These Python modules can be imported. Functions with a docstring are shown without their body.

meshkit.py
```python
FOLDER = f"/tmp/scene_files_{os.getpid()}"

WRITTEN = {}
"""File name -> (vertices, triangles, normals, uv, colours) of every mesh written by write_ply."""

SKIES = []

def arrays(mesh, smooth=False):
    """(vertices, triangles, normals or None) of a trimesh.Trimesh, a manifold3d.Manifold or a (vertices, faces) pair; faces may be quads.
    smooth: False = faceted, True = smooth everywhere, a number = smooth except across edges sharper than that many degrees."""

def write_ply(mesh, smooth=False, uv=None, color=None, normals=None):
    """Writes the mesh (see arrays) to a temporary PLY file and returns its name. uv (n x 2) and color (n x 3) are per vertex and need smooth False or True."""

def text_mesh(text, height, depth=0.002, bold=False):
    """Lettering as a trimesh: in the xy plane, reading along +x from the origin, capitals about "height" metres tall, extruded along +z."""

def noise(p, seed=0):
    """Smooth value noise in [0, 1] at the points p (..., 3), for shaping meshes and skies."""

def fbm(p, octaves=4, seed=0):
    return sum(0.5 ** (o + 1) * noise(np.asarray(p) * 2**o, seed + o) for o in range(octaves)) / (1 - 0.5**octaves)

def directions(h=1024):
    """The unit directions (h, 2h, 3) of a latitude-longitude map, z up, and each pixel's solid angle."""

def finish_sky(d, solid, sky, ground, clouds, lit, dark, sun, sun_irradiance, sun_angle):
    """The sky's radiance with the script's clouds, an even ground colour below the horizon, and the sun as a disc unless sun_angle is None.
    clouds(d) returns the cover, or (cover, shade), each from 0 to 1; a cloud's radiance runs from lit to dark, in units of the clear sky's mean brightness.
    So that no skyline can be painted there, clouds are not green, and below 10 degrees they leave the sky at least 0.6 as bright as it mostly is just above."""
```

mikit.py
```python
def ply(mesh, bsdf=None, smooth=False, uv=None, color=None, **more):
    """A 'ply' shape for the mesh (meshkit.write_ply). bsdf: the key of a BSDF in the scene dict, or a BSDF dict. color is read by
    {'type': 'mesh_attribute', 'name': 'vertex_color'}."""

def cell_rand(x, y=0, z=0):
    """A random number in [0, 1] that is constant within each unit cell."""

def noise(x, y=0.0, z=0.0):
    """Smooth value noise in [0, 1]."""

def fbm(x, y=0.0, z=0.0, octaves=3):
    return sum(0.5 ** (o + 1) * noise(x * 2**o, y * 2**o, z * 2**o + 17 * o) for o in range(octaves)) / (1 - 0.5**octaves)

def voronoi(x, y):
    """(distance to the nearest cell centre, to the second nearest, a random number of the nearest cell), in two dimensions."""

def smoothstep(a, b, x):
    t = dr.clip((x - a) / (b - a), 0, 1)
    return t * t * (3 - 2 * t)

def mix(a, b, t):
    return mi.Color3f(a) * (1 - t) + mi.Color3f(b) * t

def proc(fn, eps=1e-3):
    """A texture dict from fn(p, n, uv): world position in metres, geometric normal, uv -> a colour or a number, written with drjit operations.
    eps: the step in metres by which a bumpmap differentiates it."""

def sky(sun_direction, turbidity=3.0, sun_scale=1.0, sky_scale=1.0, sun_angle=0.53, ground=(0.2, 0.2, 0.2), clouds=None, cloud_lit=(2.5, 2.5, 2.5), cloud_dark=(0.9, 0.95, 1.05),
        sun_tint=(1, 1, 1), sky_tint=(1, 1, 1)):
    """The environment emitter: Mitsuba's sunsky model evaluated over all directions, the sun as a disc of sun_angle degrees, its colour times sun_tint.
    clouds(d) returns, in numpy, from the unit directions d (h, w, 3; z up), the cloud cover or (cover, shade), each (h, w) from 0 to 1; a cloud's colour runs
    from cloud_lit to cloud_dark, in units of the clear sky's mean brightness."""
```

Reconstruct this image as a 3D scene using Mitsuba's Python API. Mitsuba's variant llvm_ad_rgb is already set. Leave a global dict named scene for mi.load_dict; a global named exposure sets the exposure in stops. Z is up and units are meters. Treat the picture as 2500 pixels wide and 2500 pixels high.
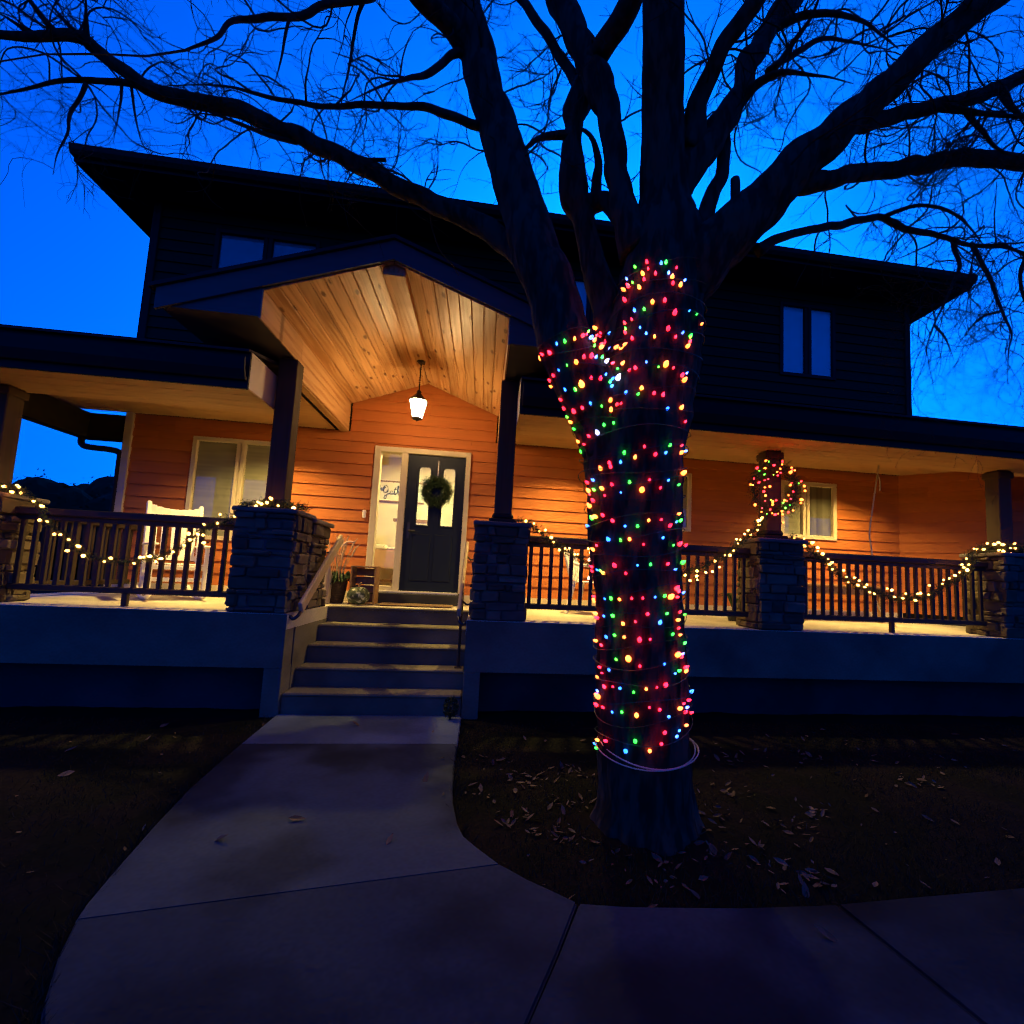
import math, random
import numpy as np
import trimesh
import drjit as dr
import mitsuba as mi
import mikit, meshkit
from mikit import noise, fbm, smoothstep, mix

T = mi.ScalarTransform4f
scene, labels = {}, {}

# ------------------------------------------------------------------ camera, sky, exposure
EYE = np.array([0.0, 0.0, 1.43])
FWD = np.array([0.13615, 0.98565, 0.09983])
UP = np.array([-0.05958, -0.09244, 0.99393])
scene['camera'] = {'type': 'perspective', 'fov': 91.0, 'fov_axis': 'x', 'near_clip': 0.05, 'far_clip': 2000.0,
                   'principal_point_offset_x': -0.04134, 'principal_point_offset_y': -0.01429,
                   'to_world': T().look_at(origin=EYE.tolist(), target=(EYE + FWD).tolist(), up=UP.tolist())}
SUN_AZ, SUN_EL = math.radians(14), math.radians(25)
scene['sky'] = {**mikit.sky((math.sin(SUN_AZ) * math.cos(SUN_EL), math.cos(SUN_AZ) * math.cos(SUN_EL), math.sin(SUN_EL)), turbidity=8.0,
                            sun_scale=0.0, sky_scale=1.0, ground=(0.03, 0.03, 0.03), sky_tint=(0.003, 1.18, 8.8)), 'sampling_weight': 200.0}
exposure = 0.0
LANTERN = (125.0, 79.0, 32.0)
CAN = (3900.0, 2600.0, 700.0)
HALL = (360.0, 280.0, 110.0)

# ------------------------------------------------------------------ naming
def numbered(key):
    if key not in scene and key not in labels and key not in USED:
        USED.add(key)
        return key
    n = COUNT.get(key, 0) + 1
    while f'{key}_{n:03d}' in USED:
        n += 1
    COUNT[key] = n
    USED.add(f'{key}_{n:03d}')
    return f'{key}_{n:03d}'

USED, COUNT = set(), {}

def thing(name, label=None, category=None, group=None, kind=None):
    key = numbered(name)
    labels[key] = {}
    for a, b in (('label', label), ('category', category), ('group', group), ('kind', kind)):
        if b:
            labels[key][a] = b
    return key

def obj(name, mesh, mat, parent=None, smooth=False, label=None, kind=None, **more):
    key = numbered(parent + '__' + name if parent else name)
    shape = dict(mesh) if isinstance(mesh, dict) else mikit.ply(join(mesh) if isinstance(mesh, list) else mesh, mat, smooth=smooth)
    scene[key] = {**shape, **more}
    if label or kind:
        labels[key] = {a: b for a, b in (('label', label), ('kind', kind)) if b}
    return key

def single(name, mesh, mat, label, category, group=None, kind=None, smooth=False, **more):
    key = thing(name, label, category, group, kind)
    scene[key] = {**mikit.ply(join(mesh) if isinstance(mesh, list) else mesh, mat, smooth=smooth), **more}
    return key

def glow(rgb, weight):
    return {'type': 'area', 'radiance': {'type': 'rgb', 'value': [float(c) for c in rgb]}, 'sampling_weight': float(weight)}

# ------------------------------------------------------------------ mesh helpers
def join(ms):
    return trimesh.util.concatenate([m for m in ms if m is not None])

def box(x0, x1, y0, y1, z0, z1):
    m = trimesh.creation.box([abs(x1 - x0), abs(y1 - y0), abs(z1 - z0)])
    m.apply_translation([(x0 + x1) / 2, (y0 + y1) / 2, (z0 + z1) / 2])
    return m

def cbox(x0, x1, y0, y1, z0, z1, c=0.006):
    c = min(c, abs(x1 - x0) * .4, abs(y1 - y0) * .4, abs(z1 - z0) * .4)
    pts = []
    for sx in (0, 1):
        for sy in (0, 1):
            for sz in (0, 1):
                X, Y, Z = (x1 if sx else x0), (y1 if sy else y0), (z1 if sz else z0)
                dx, dy, dz = (-c if sx else c), (-c if sy else c), (-c if sz else c)
                pts += [(X, Y + dy, Z + dz), (X + dx, Y, Z + dz), (X + dx, Y + dy, Z)]
    return trimesh.convex.convex_hull(np.array(pts))

def beam(p, q, w, h, up=(0, 0, 1), c=0.004):
    """A chamfered bar from p to q: w across, h along up."""
    p, q = np.array(p, float), np.array(q, float)
    d = q - p
    n = np.linalg.norm(d)
    m = cbox(-w / 2, w / 2, 0, n, -h / 2, h / 2, c)
    y = d / n
    x = np.cross(y, up)
    x /= np.linalg.norm(x)
    z = np.cross(x, y)
    M = np.eye(4)
    M[:3, 0], M[:3, 1], M[:3, 2], M[:3, 3] = x, y, z, p
    m.apply_transform(M)
    return m

def tube(points, radii, sides=8, rough=0.0, seed=0, cap=True):
    p = np.asarray(points, float)
    r = np.broadcast_to(np.asarray(radii, float), (len(p),))
    t = np.gradient(p, axis=0)
    t /= np.linalg.norm(t, axis=1, keepdims=True) + 1e-12
    a = np.cross(t[0], [0, 0, 1] if abs(t[0][2]) < .9 else [1, 0, 0])
    A = []
    for k in range(len(p)):
        a = a - t[k] * (a @ t[k])
        a /= np.linalg.norm(a)
        A.append(a)
    A = np.array(A)
    B = np.cross(t, A)
    ang = np.arange(sides) * 2 * np.pi / sides
    ring = np.cos(ang)[None, :, None] * A[:, None] + np.sin(ang)[None, :, None] * B[:, None]
    rr = r[:, None] * np.ones((1, sides))
    if rough:
        s = np.concatenate([[0], np.cumsum(np.linalg.norm(np.diff(p, axis=0), axis=1))])
        q = np.stack(np.broadcast_arrays(np.cos(ang)[None] * 3.2 * np.maximum(r.mean() / .08, 1), np.sin(ang)[None] * 3.2 * np.maximum(r.mean() / .08, 1), s[:, None] * 5.0), -1)
        f = meshkit.fbm(q + seed, 4, seed)
        rid = 1 - np.abs(2 * meshkit.noise(q * [2.4, 2.4, .55] + 9, seed + 3) - 1)
        rr = rr * (1 + rough * (1.4 * (f - .5) + .8 * (rid - .6)))
    v = p[:, None] + rr[..., None] * ring
    i, j = np.meshgrid(np.arange(len(p) - 1), np.arange(sides), indexing='ij')
    q = np.stack([i * sides + j, i * sides + (j + 1) % sides, (i + 1) * sides + (j + 1) % sides, (i + 1) * sides + j], -1).reshape(-1, 4)
    f = np.vstack([q[:, [0, 1, 2]], q[:, [0, 2, 3]]])
    v = v.reshape(-1, 3)
    if cap:
        n = len(v)
        v = np.vstack([v, p[0], p[-1]])
        k = np.arange(sides)
        e = (len(p) - 1) * sides
        f = np.vstack([f, np.stack([np.full(sides, n), (k + 1) % sides, k], 1), np.stack([np.full(sides, n + 1), e + k, e + (k + 1) % sides], 1)])
    return trimesh.Trimesh(v, f, process=False)

def smooth_path(pts, step):
    """Catmull-Rom through the rows of pts (any number of columns), about one point per step."""
    p = np.asarray(pts, float)
    p = np.vstack([2 * p[0] - p[1], p, 2 * p[-1] - p[-2]])
    out = []
    for k in range(1, len(p) - 2):
        n = max(2, int(np.linalg.norm(p[k + 1, :3] - p[k, :3]) / step))
        t = np.linspace(0, 1, n, endpoint=False)[:, None]
        a, b, c, d = p[k - 1:k + 3]
        out.append(.5 * (2 * b + (c - a) * t + (2 * a - 5 * b + 4 * c - d) * t ** 2 + (3 * b - a - 3 * c + d) * t ** 3))
    return np.vstack(out + [p[-2:-1]])

def extrude(poly, axis, a, b):
    """A closed 2-D outline swept along an axis: 'x' takes (y, z), 'y' takes (x, z)."""
    from shapely.geometry import Polygon
    m = trimesh.creation.extrude_polygon(Polygon(poly), b - a, engine='earcut')
    v = np.array(m.vertices)
    if axis == 'x':
        v = np.stack([v[:, 2] + a, v[:, 0], v[:, 1]], 1)
        f = m.faces
    else:
        v = np.stack([v[:, 0], b - v[:, 2], v[:, 1]], 1)
        f = m.faces
    return trimesh.Trimesh(v, f, process=False)

def lathe(profile, center, sides=20):
    m = trimesh.creation.revolve(np.array(profile, float), sections=sides)
    m.apply_translation(center)
    return m

# ------------------------------------------------------------------ materials
def rgb(*c):
    return {'type': 'rgb', 'value': list(c)}

def mat(key, color, rough=0.7, spec=0.3, bump=None, scale=1.0, **more):
    b = {'type': 'principled', 'base_color': color if isinstance(color, dict) else rgb(*color), 'roughness': rough, 'specular': spec, **more}
    if bump:
        b = {'type': 'bumpmap', 'arbitrary': bump, 'scale': scale, 'bsdf': b} if False else {'type': 'bumpmap', 'texture': bump, 'scale': scale, 'bsdf': b}
    scene[key] = {'type': 'twosided', 'bsdf': b}
    return key

def siding_color(base, var):
    def fn(p, n, uv):
        board = mikit.cell_rand(dr.floor(p.z / .17), dr.floor(p.x / 2.4 + 3 * mikit.cell_rand(dr.floor(p.z / .17))))
        g = fbm(p.x * 3 + board * 9, p.y * 30, p.z * 70, 3)
        big = fbm(p.x * 1.3, p.y, p.z * 2.1, 2)
        return mi.Color3f(*base) * (1 - var + 2 * var * (.45 * g + .35 * board + .2 * big))
    return mikit.proc(fn)

M_SIDING = mat('siding_stain', siding_color((.43, .132, .034), .22), .62, .2)

def pine(p, n, uv):
    s = p.x / .13
    b = mikit.cell_rand(dr.floor(s), dr.floor(p.z * .01))
    g = fbm(p.x * 46 + 2 * noise(p.y * 2.1, b * 40), p.y * 1.6 + b * 30, p.z * 20, 3)
    kd, k2, kr = mikit.voronoi(p.x * 5.2 + b * 17, p.y * 1.9 + b * 7)
    knot = (1 - smoothstep(.05, .13, kd)) * dr.select(kr > .35, 1, 0)
    c = mix((.60, .36, .165), (.38, .185, .062), .75 * smoothstep(.35, .75, g) + .35 * b)
    c = c * (.82 + .36 * mikit.cell_rand(dr.floor(s), 5))
    return mix(c, (.13, .055, .018), .85 * knot)
M_PINE = mat('pine_boards', mikit.proc(pine), .45, .4)

M_SIDING_SHADED = mat('upper_siding_shaded', siding_color((.055, .020, .009), .22), .7, .15)  # shade of the upper wall put into the colour: darker copy of the siding
M_CEIL = mat('porch_ceiling_boards', siding_color((.42, .25, .11), .2), .6, .3)
M_CREAM = mat('cream_trim', mikit.proc(lambda p, n, uv: mix((.58, .50, .34), (.48, .41, .27), fbm(p.x * 7, p.y * 7, p.z * 3, 3))), .55, .35)
M_DARKTRIM = mat('dark_trim', mikit.proc(lambda p, n, uv: mix((.024, .020, .018), (.015, .013, .012), fbm(p.x * 9, p.y * 9, p.z * 9, 3))), .65, .15)
M_FASCIA = mat('grey_fascia', mikit.proc(lambda p, n, uv: mix((.10, .098, .095), (.075, .072, .07), fbm(p.x * 4, p.y * 9, p.z * 18, 3))), .6, .3)
M_POST = mat('brown_post', mikit.proc(lambda p, n, uv: mix((.085, .060, .036), (.055, .038, .022), fbm(p.x * 40, p.y * 40, p.z * 2.5, 3))), .7, .12)
M_BRONZE = mat('bronze_rail', (.040, .030, .023), .5, .2)
M_BLACK = mat('black_metal', (.02, .02, .02), .4, .5)

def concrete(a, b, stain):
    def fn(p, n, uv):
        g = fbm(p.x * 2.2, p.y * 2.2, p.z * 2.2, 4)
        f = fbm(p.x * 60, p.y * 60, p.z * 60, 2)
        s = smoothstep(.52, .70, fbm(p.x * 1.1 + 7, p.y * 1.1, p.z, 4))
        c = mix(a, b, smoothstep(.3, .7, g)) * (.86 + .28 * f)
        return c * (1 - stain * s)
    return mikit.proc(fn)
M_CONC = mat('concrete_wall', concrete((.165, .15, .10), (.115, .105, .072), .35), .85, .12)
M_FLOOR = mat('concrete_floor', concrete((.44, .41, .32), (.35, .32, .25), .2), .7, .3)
conc_bump = mikit.proc(lambda p, n, uv: fbm(p.x * 45, p.y * 45, p.z * 45, 3) + .6 * fbm(p.x * 6, p.y * 6, 0, 2), eps=4e-3)
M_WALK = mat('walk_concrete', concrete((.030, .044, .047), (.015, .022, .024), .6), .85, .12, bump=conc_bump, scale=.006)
M_WALK_PALE = mat('walk_concrete_pale', concrete((.115, .16, .165), (.085, .118, .122), .35), .85, .12, bump=conc_bump, scale=.006)  # paler tone for the slab next to the steps
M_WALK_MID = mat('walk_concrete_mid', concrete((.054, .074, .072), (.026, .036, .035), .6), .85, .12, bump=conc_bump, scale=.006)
M_FOUND = mat('foundation_block', concrete((.05, .05, .05), (.035, .035, .035), .3), .9, .1)

STONES = []
for i, c in enumerate([(.095, .070, .040), (.12, .096, .060), (.075, .056, .034), (.14, .112, .074), (.10, .08, .055)]):
    def st(p, n, uv, c=c):
        g = fbm(p.x * 9, p.y * 9, p.z * 16, 4)
        return mi.Color3f(*c) * (.62 + .76 * g)
    STONES.append(mat(f'ledge_stone_{"abcde"[i]}', mikit.proc(st), .85, .2, bump=mikit.proc(lambda p, n, uv: fbm(p.x * 28, p.y * 28, p.z * 40, 3), eps=4e-3), scale=.012))
M_MORTAR = mat('stone_mortar', (.09, .08, .07), .9, .1)
M_CAP = mat('stone_cap_material', concrete((.17, .15, .13), (.12, .105, .09), .3), .8, .2)

bark_bump = mikit.proc(lambda p, n, uv: fbm(p.x * 26, p.y * 26, p.z * 5, 4), eps=4e-3)
M_BARK = mat('bark', mikit.proc(lambda p, n, uv: mix((.055, .041, .027), (.015, .012, .008), smoothstep(.35, .68, fbm(p.x * 24, p.y * 24, p.z * 4.5, 4)))), .9, .15, bump=bark_bump, scale=.03)
M_TWIG = mat('twig_bark', (.030, .024, .018), .9, .1)
M_LAWN = mat('lawn_soil', mikit.proc(lambda p, n, uv: mix((.005, .006, .003), (.009, .007, .005), smoothstep(.35, .7, fbm(p.x * 3, p.y * 3, 0, 4))) * (.5 + fbm(p.x * 70, p.y * 70, 0, 2))), .95, .05)
M_GRASS = mat('grass_blade', mikit.proc(lambda p, n, uv: mix((.010, .014, .006), (.020, .018, .009), smoothstep(.4, .65, fbm(p.x * 2.6, p.y * 2.6, 4, 3)))), .8, .15)
M_LEAF = mat('dead_leaf', mikit.proc(lambda p, n, uv: mix((.13, .085, .05), (.045, .028, .017), mikit.cell_rand(p.x * 14, p.y * 14))), .7, .25)
M_SHINGLE = mat('shingle', mikit.proc(lambda p, n, uv: mix((.03, .03, .032), (.05, .047, .047), fbm(p.x * 12, p.y * 12, p.z * 12, 3))), .9, .1)
M_DOOR = mat('navy_door', (.008, .013, .024), .5, .2)
M_BLIND = mat('blind_cloth', mikit.proc(lambda p, n, uv: mi.Color3f(.25, .25, .17) * (.86 + .2 * noise(p.x * 3, p.z * 40))), .8, .2)
M_CURTAIN = mat('grey_curtain', mikit.proc(lambda p, n, uv: mi.Color3f(.15, .145, .10) * (.5 + .6 * noise(p.x * 26, p.z * .8))), .9, .1)
M_BLIND_PALE = mat('pale_blind', (.22, .21, .21), .8, .2)
M_CURTAIN_WHITE = mat('white_curtain', (.62, .60, .58), .8, .2)
M_DARKROOM = mat('dark_room', (.02, .02, .02), .9, .1)
scene['window_glass'] = {'type': 'thindielectric', 'int_ior': 1.5}
M_WHITE = mat('white_paint', (.80, .77, .70), .45, .4)
M_WALLIN = mat('cream_wall', (.76, .68, .48), .8, .2)
M_PLASTIC = mat('white_plastic', (.78, .76, .72), .35, .5)
M_WOOD = mat('oiled_wood', mikit.proc(lambda p, n, uv: mix((.34, .20, .09), (.20, .105, .045), fbm(p.x * 30, p.y * 6, p.z * 30, 3))), .5, .35)
M_RAILWOOD = mat('handrail_wood', mikit.proc(lambda p, n, uv: mix((.46, .37, .22), (.34, .26, .15), fbm(p.x * 40, p.y * 5, p.z * 5, 3))), .5, .35)
M_NEEDLE = mat('fir_needle', mikit.proc(lambda p, n, uv: mix((.020, .050, .018), (.045, .075, .030), noise(p.x * 60, p.y * 60, p.z * 60))), .7, .2)
M_WIRE = mat('green_wire', (.02, .05, .025), .5, .4)
M_CORD = mat('pale_cord', (.42, .35, .25), .5, .4)
M_SOCKET = mat('bulb_socket', (.02, .045, .025), .5, .4)
M_BULB = mat('bulb_glass', (.6, .6, .6), .2, .5)
M_MAT = mat('coir_mat', mikit.proc(lambda p, n, uv: mix((.20, .14, .08), (.12, .08, .045), noise(p.x * 90, p.y * 90))), .95, .05)
# ------------------------------------------------------------------ ground, walk
rng = np.random.default_rng(11)

def axis(lo, hi, fine, far):
    near = np.arange(lo, hi + 1e-6, fine)
    out = []
    x, s = 0.0, fine
    while x < far:
        s *= 1.35
        x += s
        out.append(x)
    return np.concatenate([lo - np.array(out[::-1]), near, hi + np.array(out)])

gx, gy = axis(-6.5, 9.5, .05, 420), axis(.4, 5.6, .05, 420)
GX, GY = np.meshgrid(gx, gy, indexing='ij')
q = np.stack([GX, GY, 0 * GX], -1)
GZ = -.03 + .045 * (meshkit.fbm(q * [1.1, 1.1, 1], 4, 3) - .5) + .02 * (meshkit.fbm(q * 11, 3, 5) - .5)
i, j = np.meshgrid(np.arange(len(gx) - 1), np.arange(len(gy) - 1), indexing='ij')
w = len(gy)
quads = np.stack([i * w + j, (i + 1) * w + j, (i + 1) * w + j + 1, i * w + j + 1], -1).reshape(-1, 4)
lawn = thing('lawn', kind='structure')
scene[lawn] = mikit.ply((np.stack([GX, GY, GZ], -1).reshape(-1, 3), quads), M_LAWN, smooth=True)

def slab(outline, z=0.0, thick=.12, gap=.002):
    from shapely.geometry import Polygon
    poly = Polygon(outline).buffer(-gap)
    top = trimesh.creation.extrude_polygon(poly, thick, engine='earcut')
    top.apply_translation([0, 0, z - thick])
    rim = trimesh.creation.extrude_polygon(poly.buffer(.008), thick - .01, engine='earcut')
    rim.apply_translation([0, 0, z - thick - .002])
    return join([top, rim])

walk = thing('front_walk', kind='structure')
left = [(-1.862, 5.30), (-1.80, 4.30), (-1.74, 3.60), (-1.66, 3.112), (-1.575, 2.67), (-1.53, 2.46), (-1.50, 2.372)]
left2 = [(-1.497, 2.366), (-1.418, 2.178), (-1.29, 1.942), (-1.15, 1.75), (-.9, 1.52), (-.4, 1.3)]
right = [(-.13, 5.30), (-.125, 4.498), (-.125, 3.809), (-.106, 3.381), (-.065, 3.10), (-.02, 2.94), (.059, 2.813), (.165, 2.662)]
right2 = [(.170, 2.656), (.215, 2.612), (.30, 2.52), (.40, 2.433), (.497, 2.345)]
def cut(outline, y0, y1):
    from shapely.geometry import Polygon, box as sbox
    g = Polygon(outline).intersection(sbox(-9, y0, 9, y1))
    return list(g.exterior.coords)
strip = left + right[::-1]
for a, b, m in ((4.454, 5.30, M_WALK_PALE), (2.2, 4.450, M_WALK_MID)):
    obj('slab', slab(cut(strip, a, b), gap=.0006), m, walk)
side = thing('sidewalk', kind='structure')
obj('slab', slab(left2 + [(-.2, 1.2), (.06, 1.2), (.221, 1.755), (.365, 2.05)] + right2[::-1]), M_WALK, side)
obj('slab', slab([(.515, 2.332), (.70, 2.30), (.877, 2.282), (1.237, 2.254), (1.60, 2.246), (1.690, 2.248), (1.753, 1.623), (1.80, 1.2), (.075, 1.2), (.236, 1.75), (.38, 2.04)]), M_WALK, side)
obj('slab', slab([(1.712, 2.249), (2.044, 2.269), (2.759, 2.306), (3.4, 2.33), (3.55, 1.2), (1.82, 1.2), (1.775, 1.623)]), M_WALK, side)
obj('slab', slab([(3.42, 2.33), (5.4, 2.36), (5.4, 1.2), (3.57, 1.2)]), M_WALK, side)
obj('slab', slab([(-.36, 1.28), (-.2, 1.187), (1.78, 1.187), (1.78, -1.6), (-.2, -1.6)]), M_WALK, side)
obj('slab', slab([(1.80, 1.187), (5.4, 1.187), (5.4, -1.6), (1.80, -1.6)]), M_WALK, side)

from shapely.geometry import Polygon, Point
WALKS = Polygon(left + right[::-1]).union(Polygon(left2 + [(-.2, -1.6), (5.4, -1.6), (5.4, 2.36), (2.759, 2.306), (2.044, 2.269), (1.237, 2.254), (.877, 2.282)] + right2[::-1])).buffer(.01)
import shapely
def off_walk(x, y):
    return ~shapely.contains_xy(WALKS, x, y)

def ground_z(x, y):
    p = np.stack([x, y, 0 * x], -1)
    return -.03 + .045 * (meshkit.fbm(p * [1.1, 1.1, 1], 4, 3) - .5) + .02 * (meshkit.fbm(p * 11, 3, 5) - .5)

# grass: short blades, thick by the walk edge, patchy under the tree
n = 60000
x = np.concatenate([rng.uniform(-.2, 6.5, n * 2 // 3), rng.uniform(-6, -1.2, n // 3)])
y = np.concatenate([2.2 + 3.0 * rng.random(n * 2 // 3) ** 1.2, 1.2 + 4.0 * rng.random(n // 3) ** 1.1])
dens = meshkit.fbm(np.stack([x * 1.3, y * 1.3, 0 * x], -1), 4, 8)
keep = off_walk(x, y) & (rng.random(len(x)) < np.clip((dens - .33) * 4, .06, 1)) & ((x - 1.0) ** 2 + (y - 3.1) ** 2 > .1)
x, y = x[keep], y[keep]
z = ground_z(x, y)
h = rng.uniform(.015, .05, len(x))
edge = np.array(WALKS.exterior.segmentize(.01).coords)[:, :2]
edge = edge[(edge[:, 1] > 1.6) & (edge[:, 1] < 5.2)]
ec_ = np.repeat(edge, 5, 0) + rng.normal(0, .022, (len(edge) * 5, 2))
ok = off_walk(ec_[:, 0], ec_[:, 1]) & (rng.random(len(ec_)) < np.clip((meshkit.fbm(np.stack([ec_[:, 0] * 4, ec_[:, 1] * 4, 0 * ec_[:, 0]], -1), 3, 2) - .36) * 5, 0, 1))
ec_ = ec_[ok]
x, y = np.concatenate([x, ec_[:, 0]]), np.concatenate([y, ec_[:, 1]])
z = ground_z(x, y)
h = np.concatenate([h, rng.uniform(.03, .075, len(ec_))])
an = rng.uniform(0, 2 * np.pi, len(x))
lean = rng.normal(0, .6, (len(x), 2)) * h[:, None]
wv = np.stack([np.cos(an), np.sin(an), 0 * an], 1) * rng.uniform(.0015, .0035, len(x))[:, None]
b = np.stack([x, y, z - .004], 1)
tip = b + np.stack([lean[:, 0], lean[:, 1], h], 1)
v = np.stack([b - wv, b + wv, tip], 1).reshape(-1, 3)
single('grass', trimesh.Trimesh(v, np.arange(len(v)).reshape(-1, 3), process=False), M_GRASS, 'short dark grass growing thinly over the lawn', 'grass', kind='stuff')

def leaf_mesh(centres, size, seed, flat=.35):
    r = np.random.default_rng(seed)
    n = len(centres)
    L = size * r.choice([.45, .7, 1.0, 1.35], n) * r.uniform(.8, 1.25, n)
    W = L * r.uniform(.35, .6, n)
    yaw, pitch, roll = r.uniform(0, 2 * np.pi, n), r.normal(0, flat, n), r.normal(0, flat, n)
    t = np.array([[-1, 0, .0], [-.35, .8, .22], [.35, .7, .12], [1, 0, .25], [.35, -.7, .2], [-.35, -.8, .10], [0, 0, -.06]])
    loc = np.stack([t[None, :, 0] * L[:, None], t[None, :, 1] * W[:, None], t[None, :, 2] * W[:, None] * r.uniform(.4, 1.6, (n, 1))], -1)
    cy, sy, cp, sp, cr, sr = np.cos(yaw), np.sin(yaw), np.cos(pitch), np.sin(pitch), np.cos(roll), np.sin(roll)
    R = np.stack([np.stack([cy * cp, cy * sp * sr - sy * cr, cy * sp * cr + sy * sr], -1),
                  np.stack([sy * cp, sy * sp * sr + cy * cr, sy * sp * cr - cy * sr], -1),
                  np.stack([-sp, cp * sr, cp * cr], -1)], 1)
    v = np.einsum('nij,nkj->nki', R, loc) + centres[:, None]
    f = np.array([[6, 0, 1], [6, 1, 2], [6, 2, 3], [6, 3, 4], [6, 4, 5], [6, 5, 0]])
    return trimesh.Trimesh(v.reshape(-1, 3), (f[None] + 7 * np.arange(n)[:, None, None]).reshape(-1, 3), process=False)

cl = np.array([(.10, 3.55), (.42, 3.75), (.62, 3.35), (.30, 3.15), (.75, 3.85), (.15, 4.1), (.55, 2.95), (1.62, 3.15), (1.95, 2.95), (1.5, 2.75), (1.75, 3.5), (2.3, 3.2), (2.2, 4.1), (2.9, 4.2), (1.0, 2.55), (1.7, 2.5), (3.4, 3.6), (.80, 2.72), (1.28, 2.78)])
w_ = rng.integers(0, len(cl), 330)
x = np.concatenate([cl[w_, 0] + rng.normal(0, .10, 330), rng.uniform(-.1, 5.5, 190), rng.uniform(-5.5, -1.6, 60)])
y = np.concatenate([cl[w_, 1] + rng.normal(0, .08, 330), rng.uniform(2.3, 5.0, 190), rng.uniform(1.8, 5.1, 60)])
k = off_walk(x, y) & (y > 2.28) & (y < 5.2) & ((x - 1.0) ** 2 + (y - 3.1) ** 2 > .09)
x, y = x[k], y[k]
c = np.stack([x, y, ground_z(x, y) + .014], 1)
single('fallen_leaves', leaf_mesh(c, .026, 4), M_LEAF, 'curled dead brown leaves scattered on the ground round the tree', 'leaves', kind='stuff')
c = np.array([(-1.05, 4.95, .012), (-.35, 4.75, .012), (-.95, 3.15, .012), (-1.25, 2.95, .012), (-.22, 4.1, .012), (-.3, 3.7, .012), (-.16, 3.45, .012), (-.75, 4.3, .012), (-.4, 2.9, .012), (1.5, 2.05, .012)])
WHERE = ['left of the middle, one step from the stairs', 'right of the middle, one step from the stairs', 'in the middle of the walk, upper of two', 'towards the left edge, before the joint', 'by the right edge, nearest the stairs',
         'by the right edge, second from the stairs', 'by the right edge where the walk starts to curve', 'in the middle, halfway down the straight walk', 'right of the middle, just beyond the slanting joint', 'on the sidewalk below the tree trunk']
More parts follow.
